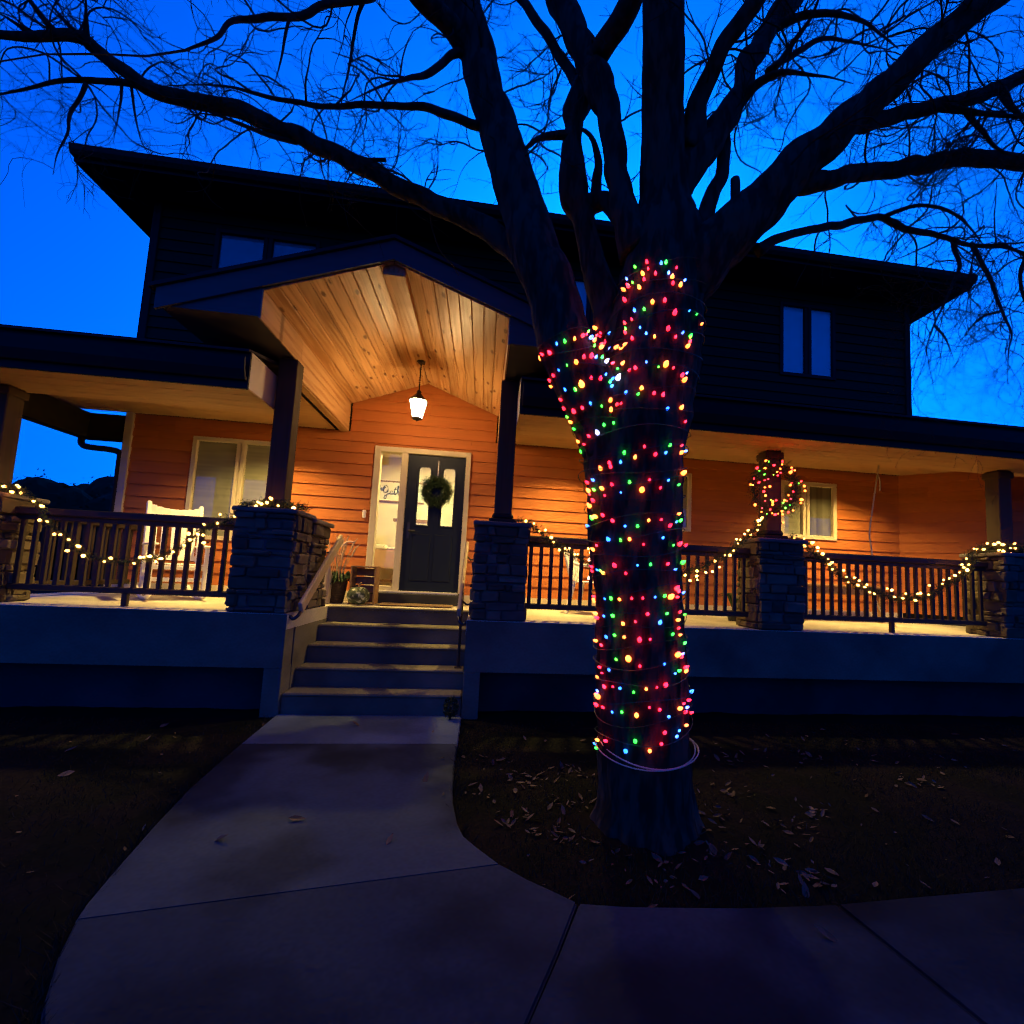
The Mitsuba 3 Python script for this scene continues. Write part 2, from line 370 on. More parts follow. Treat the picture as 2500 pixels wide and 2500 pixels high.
for k in range(len(c)):
    single('walk_leaf', leaf_mesh(c[k:k + 1], .035, 50 + k), M_LEAF, 'small dead leaf on the concrete ' + WHERE[k], 'leaf', group='loose leaves on the front walk')

# ------------------------------------------------------------------ house
house = thing('house', 'two storey house with rust orange lap siding and dark hipped roof', 'house')
YW = 7.70

def courses(z0, z1, spans_at, p0=(0, YW), ang=0.0, exposure_=.17, m_=None):
    """Lap boards, one part each: spans_at(za, zb) gives the (a, b) runs along the wall of that course."""
    z = z0
    ca, sa = math.cos(ang), math.sin(ang)
    rj = random.Random(int(z0 * 100) + int(p0[0] * 10))
    def piece(a, b, lo, hi):
        f = lambda q: -.008 + .025 * (q - z) / (exposure_ + .02)
        m = extrude([(f(lo), lo), (.036, lo), (.036, hi), (f(hi), hi)], 'x', a, b)
        v = np.array(m.vertices)
        v = np.stack([p0[0] + v[:, 0] * ca - v[:, 1] * sa, p0[1] + v[:, 0] * sa + v[:, 1] * ca, v[:, 2]], 1)
        obj('siding_board', trimesh.Trimesh(v, m.faces, process=False), m_ or M_SIDING, house)
    while z < z1 - .02:
        top = min(z + exposure_, z1)
        runs, parts = spans_at(z, top)
        for a, b in runs:
            while b - a > 3.0:                       # butt joints
                s = a + rj.uniform(1.3, 2.7)
                piece(a, s - .0015, z, min(top + .02, z1))
                a = s + .0015
            piece(a, b, z, min(top + .02, z1))
        for a, b, lo, hi in parts:
            piece(a, b, lo, hi)
        z += exposure_

def cut_spans(a, b, holes):
    def fn(za, zb):
        runs, parts = [(a, b)], []
        for x0, x1, z0, z1 in holes:
            if zb > z0 + .004 and za < z1 - .004:
                runs = [r for s in runs for r in ((s[0], min(s[1], x0)), (max(s[0], x1), s[1])) if r[1] - r[0] > .02]
                if z1 < zb - .012:
                    parts.append((x0, x1, z1, zb))
                if z0 > za + .012:
                    parts.append((x0, x1, za, z0))
        return runs, parts
    return fn

LOW = [(-1.69, -.27, .9, 3.26), (-4.19, -2.90, 1.73, 3.20), (2.28, 3.285, 2.26, 3.215), (4.84, 5.868, 2.255, 3.225)]
HIGH = [(-4.22, -2.75, 5.05, 6.37), (.98, 2.0, 5.05, 6.35), (4.83, 5.875, 5.05, 6.375)]
BX, PV0, PV1 = 7.05, -2.07, .09
HIGH.append((PV0, PV1, 3.5, 4.31))
courses(1.10, 3.46, cut_spans(-4.98, BX + .04, LOW))
courses(3.46, 4.31, cut_spans(PV0, PV1, []))
courses(3.90, 6.66, cut_spans(-4.98, 7.23, HIGH), m_=M_SIDING_SHADED)
courses(1.10, 3.46, cut_spans(0, 1.35, []), p0=(BX, YW), ang=-math.pi / 4)
BX2, BY2 = BX + 1.35 * math.cos(math.pi / 4), YW - 1.35 * math.sin(math.pi / 4)
courses(1.10, 3.46, cut_spans(0.1, 3.0, []), p0=(BX2, BY2))
obj('base_board', [box(-5.07, -1.69, 7.675, 7.735, .955, 1.10), box(-.27, BX + .01, 7.675, 7.735, .955, 1.10)], M_CREAM, house)
obj('corner_board', cbox(-5.085, -4.98, 7.672, 7.76, .955, 3.46), M_CREAM, house)
obj('corner_board', cbox(-5.085, -4.98, 7.672, 7.76, 3.95, 6.66), M_DARKTRIM, house)
obj('corner_board', cbox(7.23, 7.335, 7.672, 7.76, 3.95, 6.66), M_DARKTRIM, house)
cb = cbox(BX2 - .005, BX2 + .10, BY2 - .03, BY2 + .05, .955, 3.46)
obj('corner_board', cb, M_CREAM, house)
# the walls behind the boards, in blocks round the openings
core = [box(-5.08, -1.72, 7.755, 8.0, -.2, 3.5), box(-.24, 7.33, 7.755, 8.0, -.2, 3.5), box(-1.72, -.24, 7.755, 8.0, 3.27, 3.5), box(-1.72, -.24, 7.755, 8.0, -.2, 1.10),
        box(-5.08, 7.33, 7.755, 8.0, 3.5, 6.66), box(-5.08, -4.9, 8.0, 15.8, -.2, 6.66), box(7.15, 7.33, 8.0, 15.8, -.2, 6.66), box(-5.08, 7.33, 15.8, 16.0, -.2, 6.66)]
obj('wall', core, M_DARKROOM, house)
wing = extrude([(0, 0), (1, 0), (1, 1), (0, 1)], 'x', 0, 1)
from shapely.geometry import Polygon as Pg
wg = trimesh.creation.extrude_polygon(Pg([(BX + .06, YW + .05), (BX2 + .04, BY2 + .06), (BX2 + 3.2, BY2 + .06), (BX2 + 3.2, 12), (BX + .06, 12)]), 3.66, engine='earcut')
wg.apply_translation([0, 0, -.2])
obj('wing_wall', wg, M_DARKROOM, house)
# upper roof: soffit, fascia, hipped planes
RX0, RX1, RY0, RY1, RZ = -5.715, 7.965, 7.065, 16.6, 6.83
obj('soffit', box(RX0 + .02, RX1 - .02, RY0 + .02, RY1, 6.66, 6.69), M_DARKTRIM, house)
obj('fascia', [box(RX0, RX1, RY0, RY0 + .03, 6.65, RZ), box(RX0, RX0 + .03, RY0 + .03, RY1, 6.65, RZ), box(RX1 - .03, RX1, RY0 + .03, RY1, 6.65, RZ)], M_DARKTRIM, house)
rm, hz = (RY0 + RY1) / 2, RZ + .35 * (RY1 - RY0) / 2
k = (RY1 - RY0) / 2
v = np.array([(RX0, RY0, RZ), (RX1, RY0, RZ), (RX1, RY1, RZ), (RX0, RY1, RZ), (RX0 + k, rm, hz), (RX1 - k, rm, hz)]) + [0, 0, .004]
obj('roof', trimesh.Trimesh(v, [[0, 1, 5], [0, 5, 4], [1, 2, 5], [2, 3, 4], [2, 4, 5], [3, 0, 4]], process=False), M_SHINGLE, house)
gut = [(0, 0), (.06, 0), (.10, .05), (.11, .12), (.09, .12), (.08, .06), (.05, .02), (0, .02)]
obj('gutter', extrude([(RY0 - a, 6.70 + b) for a, b in gut], 'x', RX0, RX1), M_DARKTRIM, house)

# ---- windows
def window(x0, x1, z0, z1, inner, frame_mat, mullions=(.5,), fw=.06, rail=.045, label=None, depth=.02, pale=None):
    wd = numbered(house + '__window')
    if label:
        labels[wd] = {'label': label}
    y0, y1 = YW - depth, YW + .045
    fr = [cbox(x0, x0 + fw, y0, y1, z0, z1, .004), cbox(x1 - fw, x1, y0, y1, z0, z1, .004), cbox(x0 + fw, x1 - fw, y0, y1, z1 - fw, z1, .004), cbox(x0 + fw, x1 - fw, y0, y1, z0, z0 + fw, .004)]
    cuts = [x0 + fw] + [x0 + (x1 - x0) * m for m in mullions] + [x1 - fw]
    for c in cuts[1:-1]:
        fr += [cbox(c - .062, c - .004, y0 + .006, y1, z0 + fw, z1 - fw, .004), cbox(c + .004, c + .062, y0, y1, z0 + fw, z1 - fw, .004)]
    scene[wd + '__frame'] = mikit.ply(join(fr), frame_mat)
    USED.add(wd + '__frame')
    for k in range(len(cuts) - 1):
        a = cuts[k] + (.062 if k else 0)
        b = cuts[k + 1] - (.062 if k < len(cuts) - 2 else 0)
        pane = trimesh.Trimesh([(a, YW + .02, z0 + fw), (b, YW + .02, z0 + fw), (b, YW + .02, z1 - fw), (a, YW + .02, z1 - fw)], [[0, 1, 2], [0, 2, 3]], process=False)
        obj('pane', pane, 'window_glass', wd)
        m = inner[k % len(inner)]
        obj('blind', box(a - .01, b + .01, YW + .036, YW + .046, z0 + fw - .01, z1 - fw + .01), m, wd)
    return wd

window(-4.19, -2.90, 1.73, 3.20, [M_BLIND], M_CREAM, label='tall window with drawn grey green blinds left of the entrance')
window(2.28, 3.285, 2.26, 3.215, [M_BLIND], M_CREAM, label='casement window half hidden behind the tree trunk')
window(4.84, 5.868, 2.255, 3.225, [M_BLIND, M_CURTAIN], M_CREAM, mullions=(.455,), fw=.07, label='casement window right of the pillar with the lit wreath')
window(-4.22, -2.75, 5.05, 6.37, [M_BLIND_PALE], M_DARKTRIM, label='upper window left, dim blue above the portico roof')
window(.98, 2.0, 5.05, 6.35, [M_CURTAIN_WHITE], M_DARKTRIM, label='upper window behind the tree limbs')
window(4.83, 5.875, 5.05, 6.375, [M_CURTAIN_WHITE], M_DARKTRIM, label='upper window right, dim blue')

# ---- entrance
dr_ = 'house__door'
fz0, fz1 = 1.12, 3.26
obj('door_frame', [cbox(-1.69, -1.60, 7.655, 7.80, fz0, fz1), cbox(-1.295, -1.20, 7.655, 7.80, fz0, fz1 - .08), cbox(-.345, -.27, 7.655, 7.80, fz0, fz1), cbox(-1.60, -.345, 7.655, 7.80, fz1 - .08, fz1),
                   cbox(-1.60, -1.295, 7.66, 7.80, fz0, fz0 + .07)], M_CREAM, house)
obj('threshold', cbox(-1.60, -.345, 7.60, 7.80, 1.095, 1.125), mat('threshold_metal', (.5, .48, .44), .35, .5), house)
obj('entry_step', cbox(-1.69, -.27, 7.38, 7.70, .95, 1.095), M_FOUND, house)
def door_mesh():
    x0, x1, z0, z1, ya, yb = -1.198, -.347, 1.13, 3.175, 7.70, 7.745
    from shapely.geometry import Polygon, box as sb
    g = sb(x0, z0, x1, z1)
    for a, b in ((-1.03, -.86), (-.67, -.495)):
        lite = sb(a, 2.115, b, 3.0).buffer(-.045).buffer(.045, quad_segs=6).union(sb(a, 2.115, b, 2.6))
        g = g.difference(lite)
    m = trimesh.creation.extrude_polygon(g, yb - ya, engine='earcut')
    v = np.array(m.vertices)
    parts = [trimesh.Trimesh(np.stack([v[:, 0], yb - v[:, 2], v[:, 1]], 1), m.faces, process=False)]
    for a, b in ((-1.06, -.80), (-.745, -.48)):     # raised lower panels
        parts.append(cbox(a, b, 7.688, 7.71, 1.28, 1.98, .012))
    return join(parts)
obj('door', door_mesh(), M_DOOR, house, label='dark navy front door with two narrow lites')
for a, b in ((-1.03, -.86), (-.67, -.495)):
    obj('pane', trimesh.Trimesh([(a - .01, 7.722, 2.105), (b + .01, 7.722, 2.105), (b + .01, 7.722, 3.01), (a - .01, 7.722, 3.01)], [[0, 1, 2], [0, 2, 3]], process=False), 'window_glass', dr_)
    obj('lite_frame', [cbox(a - .03, a, 7.69, 7.705, 2.09, 2.96), cbox(b, b + .03, 7.69, 7.705, 2.09, 2.96), cbox(a - .03, b + .03, 7.69, 7.705, 2.085, 2.115)], M_DOOR, dr_)
obj('handle', [tube([(-1.13, 7.70, 2.02), (-1.13, 7.64, 2.02)], .012, 8), tube([(-1.13, 7.645, 2.02), (-1.02, 7.645, 2.02)], .010, 8), cbox(-1.155, -1.105, 7.692, 7.702, 1.90, 2.14)], M_BLACK, dr_)
sl = numbered(house + '__sidelight')
obj('pane', trimesh.Trimesh([(-1.60, 7.74, 1.19), (-1.295, 7.74, 1.19), (-1.295, 7.74, 3.18), (-1.60, 7.74, 3.18)], [[0, 1, 2], [0, 2, 3]], process=False), 'window_glass', sl)
# the hall seen through the glass
hx0, hx1, hy0, hy1 = -2.75, .45, 8.0, 9.6
obj('hall_wall', [box(hx0 - .1, hx1 + .1, hy1, hy1 + .1, 1.0, 3.62), box(hx0 - .1, hx0, hy0, hy1, 1.0, 3.62), box(hx1, hx1 + .1, hy0, hy1, 1.0, 3.62), box(hx0, hx1, hy0, hy1, 3.52, 3.62)], M_WALLIN, house)
obj('hall_floor', box(hx0, hx1, 7.80, hy1, 1.03, 1.08), M_WOOD, house)

# ------------------------------------------------------------------ porch
porch = thing('porch', 'raised concrete porch with timber roof along the front of the house', 'porch')
FZ, YF = .95, 5.30
SX0, SX1 = -1.86, -.13
obj('floor', [box(-5.25, SX0, YF + .004, 7.75, .80, FZ), box(SX1, 11.0, YF + .004, 7.75, .80, FZ), box(SX0, SX1, 6.62, 7.75, .80, FZ)], M_FLOOR, porch)
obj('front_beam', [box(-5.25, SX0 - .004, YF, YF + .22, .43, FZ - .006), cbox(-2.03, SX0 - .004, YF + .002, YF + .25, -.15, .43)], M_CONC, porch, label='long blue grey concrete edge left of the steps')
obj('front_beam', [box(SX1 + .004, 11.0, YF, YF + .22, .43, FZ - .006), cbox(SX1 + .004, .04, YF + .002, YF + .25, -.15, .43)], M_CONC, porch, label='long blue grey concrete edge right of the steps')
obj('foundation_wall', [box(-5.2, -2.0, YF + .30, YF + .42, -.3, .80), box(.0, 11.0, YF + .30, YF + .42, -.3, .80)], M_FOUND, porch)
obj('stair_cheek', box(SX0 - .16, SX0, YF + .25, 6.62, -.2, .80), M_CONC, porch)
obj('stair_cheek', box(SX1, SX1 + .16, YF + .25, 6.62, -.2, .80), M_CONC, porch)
# header boxes and soffit, broken by the portico
HX = [(-5.72, -2.285), (.275, 11.0)]
for a, b in HX:
    obj('header', box(a, b, 4.97, 5.72, 3.07, 3.42), M_CREAM, porch)
    obj('soffit_board', [box(a + .002, b - .002, y, y + .178, 3.058, 3.068) for y in (4.98, 5.165, 5.35, 5.535)], M_CEIL, porch)
    obj('gutter', extrude([(4.965 - p, 3.13 + 1.7 * q) for p, q in gut], 'x', a if a < -3 else a + .02, b - .01 if b < 0 else b), M_DARKTRIM, porch)
    obj('fascia', box(a, b, 4.945, 4.968, 3.055, 3.43), M_DARKTRIM, porch)
    obj('roof', extrude([(4.90, 3.425), (7.70, 4.05), (7.70, 4.0), (4.90, 3.40)], 'x', a - (.05 if a < -3 else 0), b), M_SHINGLE, porch)
    y = 5.72
    while y < 7.69:
        obj('ceiling_board', cbox(a, b, y + .003, min(y + .137, 7.69), 3.46, 3.475, .004), M_CEIL, porch)
        y += .14
obj('header', box(-5.72, -5.56, 5.72, 7.9, 3.07, 3.42), M_DARKTRIM, porch)
obj('header', box(-5.56, -5.09, 7.72, 7.90, 3.07, 3.42), M_DARKTRIM, porch)
obj('gutter', box(-5.80, -5.73, 4.9, 7.95, 3.10, 3.25), M_DARKTRIM, porch)
obj('downspout', tube(smooth_path([(-5.66, 7.78, 3.10), (-5.66, 7.76, 3.02), (-5.60, 7.73, 2.95), (-5.45, 7.70, 2.925), (-5.25, 7.70, 2.915), (-5.12, 7.70, 2.88), (-5.10, 7.70, 2.75), (-5.10, 7.70, 1.0)], .04), .04, 10), M_DARKTRIM, porch, smooth=40)
# ------------------------------------------------------------------ portico
port = thing('portico', 'gabled pine lined canopy over the front steps', 'portico')
PX, PH = -.99, 1.10                 # centre, half width of the vault
PY0, PY1 = 4.62, 7.69
AP, SH = 4.29, 3.875                # vault apex and shoulder
def roofz(d): return 4.46 - .37 * d
gable = [(PX - 1.93, 3.62), (PX - PH - .012, 3.62), (PX - PH - .012, SH + .03), (PX, AP + .03), (PX + PH + .012, SH + .03), (PX + PH + .012, 3.62), (PX + 1.93, 3.62), (PX + 1.93, roofz(1.93)), (PX, roofz(0)), (PX - 1.93, roofz(1.93))]
obj('gable_panel', extrude(gable, 'y', PY0, PY1), M_FASCIA, port)
for s in (-1, 1):
    rake = [(PX, roofz(0) + .03), (PX, roofz(0) - .16), (PX + s * 1.95, roofz(1.95) - .16), (PX + s * 1.95, roofz(1.95) + .03)]
    obj('fascia_board', extrude(rake if s > 0 else rake[::-1], 'y', PY0 - .03, PY0 - .003), M_FASCIA, port)
    a, b = PX, PX + s * 2.0
    pl = [(a, roofz(0) + .034), (b, roofz(2.0) + .034), (b, roofz(2.0) + .07), (a, roofz(0) + .07)]
    obj('roof', extrude(pl if s > 0 else pl[::-1], 'y', PY0 - .06, PY1), M_SHINGLE, port)
    # nine ceiling planks on each slope, running back to the wall
    slope = math.atan2(AP - SH, PH)
    L = PH / math.cos(slope)
    nb = 9
    for k in range(nb):
        u0, u1 = k * L / nb, (k + 1) * L / nb
        m = cbox(u0 + .0015, u1 - .0015, PY0 + .004, PY1 - .002, -.001 * (k % 3), .02, .006)
        v = np.array(m.vertices)
        d = v[:, 0]
        vv = np.stack([PX + s * (d * math.cos(slope) + v[:, 2] * math.sin(slope)), v[:, 1], AP - d * math.sin(slope) + v[:, 2] * math.cos(slope)], 1)
        obj('ceiling_plank', trimesh.Trimesh(vv, m.faces if s > 0 else m.faces[:, ::-1], process=False), M_PINE, port)
    # side boards: a shallow lip in front, a deeper skirt between the post and the wall
    xs = PX + s * PH
    x0, x1 = (xs - .022, xs) if s < 0 else (xs, xs + .022)
    obj('side_board', cbox(x0 - .0, x1, PY0 + .002, 5.62, 3.605, SH + .01, .004), M_PINE, port)
    obj('side_board', cbox(x0, x1, 5.622, PY1, 3.45, 3.66, .004), M_PINE, port)
    obj('side_board', cbox(x0, x1, 5.622, PY1, 3.663, SH + .01, .004), M_PINE, port)
    xa, xb = (xs - .12, xs - .024) if s < 0 else (xs + .024, xs + .12)
    obj('side_beam', box(xa, xb, 5.50, PY1, 3.44, 3.615), M_CEIL, port)
obj('ridge_beam', cbox(PX - .105, PX + .105, PY0 + .05, 6.78, 4.19, AP + .02, .006), M_PINE, port)

# ------------------------------------------------------------------ pillars
def stone_face(parent, origin, along, normal, width, z0, z1, seed, rowh=(.042, .15)):
    r = random.Random(seed)
    o, a, nrm = np.array(origin, float), np.array(along, float), np.array(normal, float)
    z = z0
    while z < z1 - .03:
        h = min(r.uniform(*rowh), z1 - z)
        if z1 - z - h < .05:
            h = z1 - z
        u = 0.0
        while u < width - .02:
            l = min(r.choice([r.uniform(.07, .16), r.uniform(.16, .42)]), width - u)
            if width - u - l < .08:
                l = width - u
            d = r.uniform(.008, .055)
            c = r.uniform(.008, .018)
            m = cbox(u + .004, u + l - .004, -.05, d, z + .004, z + h - .004, c)
            v = np.array(m.vertices)
            v += np.array([[r.uniform(-.009, .009), r.uniform(-.008, .008), r.uniform(-.007, .007)] for _ in v])
            w = o + v[:, :1] * a + v[:, 1:2] * nrm + v[:, 2:] * np.array([0, 0, 1.0])
            flip = np.dot(np.cross(a, nrm), [0, 0, 1]) < 0
            obj('stone', trimesh.Trimesh(w, m.faces[:, ::-1] if flip else m.faces, process=False), r.choice(STONES), parent)
            u += l
        z += h

def pillar(xc, label, seed, w=.50, post_top=3.06, ztop=1.935, y0=YF + .035):
    p = thing('porch_pillar', label, 'pillar', 'porch pillars')
    x0, x1, y1 = xc - w / 2, xc + w / 2, y0 + .48
    obj('core', box(x0, x1, y0, y1, FZ, ztop), M_MORTAR, p)
    stone_face(p, (x0 - .03, y0, 0), (1, 0, 0), (0, -1, 0), w + .06, FZ + .004, ztop, seed)
    stone_face(p, (x0 - .03, y1, 0), (1, 0, 0), (0, 1, 0), w + .06, FZ + .004, ztop, seed + 1)
    stone_face(p, (x1, y0, 0), (0, 1, 0), (1, 0, 0), y1 - y0, FZ + .004, ztop, seed + 2)
    stone_face(p, (x0, y0, 0), (0, 1, 0), (-1, 0, 0), y1 - y0, FZ + .004, ztop, seed + 3)
    obj('cap', cbox(x0 - .055, x1 + .055, y0 - .055, y1 + .055, ztop + .002, ztop + .05, .012), M_CAP, p)
    yc = (y0 + y1) / 2
    obj('post', cbox(xc - .094, xc + .094, yc - .094, yc + .094, ztop + .05, post_top, .008), M_POST, p)
    obj('post_base', [cbox(xc - .15, xc + .15, yc - .15, yc + .15, ztop + .052, ztop + .10, .012), cbox(xc - .115, xc + .115, yc - .115, yc + .115, ztop + .10, ztop + .16, .02)], M_DARKTRIM, p)
    if post_top < 3.3:
        obj('post_capital', [cbox(xc - .115, xc + .115, yc - .115, yc + .115, post_top - .10, post_top - .02, .008)], M_POST, p)
    return p

pillar(-4.78, 'stone pillar cut by the left edge of the picture, warm lights over its cap', 100)
pillar(-2.16, 'stone pillar with tall post left of the front steps', 200, post_top=3.60)
pillar(.185, 'stone pillar with tall post right of the front steps', 300, post_top=3.60)
pillar(3.37, 'stone pillar carrying the round wreath of coloured lights', 400)
pillar(6.55, 'stone pillar at the right edge of the picture', 500)

ww = thing('stone_wing_wall', 'low stone wall running back from the pillar left of the steps', 'wall')
obj('core', box(-2.07, -1.90, 5.86, 6.44, FZ, 1.90), M_MORTAR, ww)
stone_face(ww, (-1.90, 5.86, 0), (0, 1, 0), (1, 0, 0), .60, FZ + .004, 1.90, 611)
stone_face(ww, (-2.07, 6.44, 0), (1, 0, 0), (0, 1, 0), .17, FZ + .004, 1.90, 612)
stone_face(ww, (-2.07, 5.86, 0), (0, 1, 0), (-1, 0, 0), .60, FZ + .004, 1.90, 613)
obj('cap', cbox(-2.11, -1.83, 5.80, 6.49, 1.902, 1.95, .012), M_CAP, ww)

# ------------------------------------------------------------------ railings
def railing(x0, x1, label, y=YF + .26, foot=True):
    r = thing('porch_railing', label, 'railing', 'porch railings')
    obj('top_rail', [cbox(x0, x1, y - .07, y + .07, 1.80, 1.872, .01), cbox(x0, x1, y - .03, y + .03, 1.755, 1.80, .004)], M_BRONZE, r)
    obj('bottom_rail', cbox(x0, x1, y - .032, y + .032, 1.073, 1.133, .008), M_BRONZE, r)
    n = int(round((x1 - x0) / .112))
    bal = mikit.ply(cbox(-.019, .019, -.019, .019, 1.125, 1.765, .004), M_BRONZE)
    for k in range(n):
        xx = x0 + (k + .5) * (x1 - x0) / n
        obj('baluster', bal, None, r, to_world=T().translate([xx, y, 0]))
    if foot:
        xm = (x0 + x1) / 2
        obj('foot', cbox(xm - .025, xm + .025, y - .025, y + .025, FZ, 1.075), M_BRONZE, r)
    return r

railing(-4.50, -2.44, 'bronze baluster railing left of the steps, thin garland draped over it')
railing(.465, 3.09, 'bronze baluster railing crossing behind the tree trunk')
railing(3.65, 6.27, 'bronze baluster railing at the right with a full swag of warm lights')
r = thing('porch_railing', 'short railing along the left end of the porch, seen through the front one', 'railing', 'porch railings')
obj('top_rail', cbox(-4.85, -4.71, 5.86, 7.66, 1.80, 1.872, .01), M_BRONZE, r)
obj('bottom_rail', cbox(-4.812, -4.748, 5.86, 7.66, 1.073, 1.133, .008), M_BRONZE, r)
bal = mikit.ply(cbox(-.019, .019, -.019, .019, 1.125, 1.80, .004), M_BRONZE)
for k in range(16):
    obj('baluster', bal, None, r, to_world=T().translate([-4.78, 5.92 + k * .112, 0]))

# ------------------------------------------------------------------ steps and handrails
steps = thing('front_steps', 'five concrete steps up to the front door', 'steps')
ys = [5.33, 5.645, 5.96, 6.275, 6.60, 6.62]
for k in range(4):
    z = .19 * (k + 1)
    obj('step', [box(SX0 + .004, SX1 - .004, ys[k] + .015, 6.615 if k == 3 else ys[k + 1] + .2, z - .19 - (.15 if k == 0 else .002), z - .035), cbox(SX0 + .005, SX1 - .005, ys[k], ys[k + 1] + .06, z - .035, z, .012)], M_CONC, steps)
obj('step', [box(SX0 + .004, SX1 - .004, 6.615, 6.70, .5, FZ - .040), cbox(SX0 + .002, SX1 - .002, 6.596, 6.66, FZ - .038, FZ + .003, .012)], M_CONC, steps)

def handrail(x, label, s):
    h = thing('stair_handrail', label, 'handrail', 'handrails of the front steps')
    a, b = np.array([x, 5.38, 1.00]), np.array([x, 6.62, 1.79])
    obj('rail', beam(a, b, .042, .125, c=.012), M_RAILWOOD, h)
    e = [(x, 5.42, .98), (x + s * .01, 5.36, .93), (x + s * .05, 5.35, .90), (x + s * .08, 5.36, .93)]
    obj('bracket', tube(smooth_path(e, .02), .016, 8), M_BLACK, h, smooth=40)
    for t in (.18, .82):
        c = a + (b - a) * t
        obj('bracket', [tube([c, c + [s * .06, 0, -.05], c + [s * .095, 0, -.05]], .010, 8)], M_BLACK, h)
    return h
handrail(-1.775, 'sloping wooden handrail against the stone wall left of the steps', -1)
hr = handrail(-.215, 'sloping wooden handrail right of the steps, seen end on', 1)
obj('foot_post', [tube([(-.205, 5.80, 1.25), (-.205, 5.80, .39)], .016, 10), cbox(-.245, -.165, 5.76, 5.84, .38, .395)], M_BRONZE, hr)

# ------------------------------------------------------------------ lamps
lan = thing('hanging_lantern', 'lit hanging lantern glowing under the portico ridge', 'lantern')
LX, LY = -.965, 6.62
def prism(r0, z0, r1, z1, n=6):
    a = np.arange(n) * 2 * np.pi / n + .3
    v = np.vstack([np.stack([LX + r0 * np.cos(a), LY + r0 * np.sin(a), 0 * a + z0], 1), np.stack([LX + r1 * np.cos(a), LY + r1 * np.sin(a), 0 * a + z1], 1)])
    return trimesh.convex.convex_hull(v)
obj('glass', prism(.062, 3.425, .112, 3.645), M_BULB, lan, emitter=glow(LANTERN, 320))
obj('cap', [prism(.128, 3.650, .118, 3.668), prism(.112, 3.668, .035, 3.745), lathe([(0, 3.745), (.022, 3.745), (.03, 3.77), (.012, 3.80), (0, 3.80)], (LX, LY, 0), 12)], M_BLACK, lan)
a = np.arange(6) * 2 * np.pi / 6 + .3
obj('cage', [tube([(LX + .066 * np.cos(t), LY + .066 * np.sin(t), 3.42), (LX + .117 * np.cos(t), LY + .117 * np.sin(t), 3.65)], .0045, 5) for t in a] + [prism(.068, 3.405, .068, 3.42), lathe([(0, 3.375), (.012, 3.38), (.018, 3.395), (.03, 3.405), (0, 3.405)], (LX, LY, 0), 12)], M_BLACK, lan)
obj('stem', [tube([(LX, LY, 3.79), (LX, LY, 4.19)], .008, 8), lathe([(0, 4.155), (.05, 4.165), (.055, 4.19), (0, 4.19)], (LX, LY, 0), 16)], M_BLACK, lan)

def can(x, y, label):
    c = thing('ceiling_light', label, 'ceiling light', 'round lights under the porch ceiling')
    obj('housing', lathe([(.082, 3.459), (.082, 3.375), (.074, 3.375), (.074, 3.445), (0, 3.445), (0, 3.459)], (x, y, 0), 28), M_BLACK, c, smooth=40)
    a = np.arange(24) * 2 * np.pi / 24
    v = np.vstack([np.stack([x + .070 * np.cos(a), y + .070 * np.sin(a), 0 * a + 3.438], 1), [(x, y, 3.438)]])
    f = np.stack([np.full(24, 24), (np.arange(24) + 1) % 24, np.arange(24)], 1)
    obj('lens', trimesh.Trimesh(v, f, process=False), M_BULB, c, emitter=glow(CAN, 320))
can(-2.95, 6.70, 'round lit ceiling light over the left porch by the tall window')
can(1.15, 6.75, 'round lit ceiling light over the porch just right of the steps')
can(5.66, 6.75, 'round lit ceiling light over the porch with a cord hanging from it')
hl = thing('hall_light', 'lit round light on the hall ceiling behind the sidelight', 'ceiling light')
v = np.vstack([np.stack([-1.0 + .16 * np.cos(a := np.arange(24) * 2 * np.pi / 24), 8.55 + .16 * np.sin(a), 0 * a + 3.46], 1), [(-1.0, 8.55, 3.46)]])
obj('lens', trimesh.Trimesh(v, np.stack([np.full(24, 24), (np.arange(24) + 1) % 24, np.arange(24)], 1), process=False), M_BULB, hl, emitter=glow(HALL, 90))
obj('rim', lathe([(.165, 3.45), (.18, 3.45), (.18, 3.52), (.165, 3.52)], (-1.0, 8.55, 0), 24), M_WHITE, hl)

# ------------------------------------------------------------------ in the hall
sg = thing('wall_sign', 'framed cream sign lettered Gather on the hall wall, seen through the sidelight', 'sign')
obj('board', box(-1.965, -1.17, 9.575, 9.59, 2.70, 3.045), mat('sign_face', (.85, .78, .58), .7, .2), sg)
obj('frame', [cbox(-1.98, -1.155, 9.565, 9.595, 3.045, 3.07), cbox(-1.98, -1.155, 9.565, 9.595, 2.675, 2.70)], M_WOOD, sg)
def script(strokes, x, z, s, sz, r=.0065):
    out = []
    for st in strokes:
        p = smooth_path([(x + a * s, 9.570, z + b * sz) for a, b in st], .008)
        out.append(tube(p, r * (.7 + .5 * np.abs(np.sin(np.linspace(0, 5, len(p))))), 6))
    return out
G_ = [(.95, .72), (.80, .95), (.55, 1.0), (.30, .82), (.25, .50), (.42, .28), (.70, .30), (.92, .55), (.95, .62), (.93, .30), (.80, -.15), (.60, -.42), (.42, -.30), (.60, -.05), (1.0, .12), (1.18, .22)]
a_ = [(1.55, .42), (1.38, .46), (1.24, .30), (1.26, .12), (1.42, .10), (1.55, .30), (1.57, .42), (1.55, .18), (1.66, .10), (1.80, .25)]
t_ = [(1.80, .25), (1.96, .60), (2.02, .88), (1.94, .50), (1.92, .18), (2.02, .09), (2.16, .22)]
tb = [(1.78, .62), (2.18, .66)]
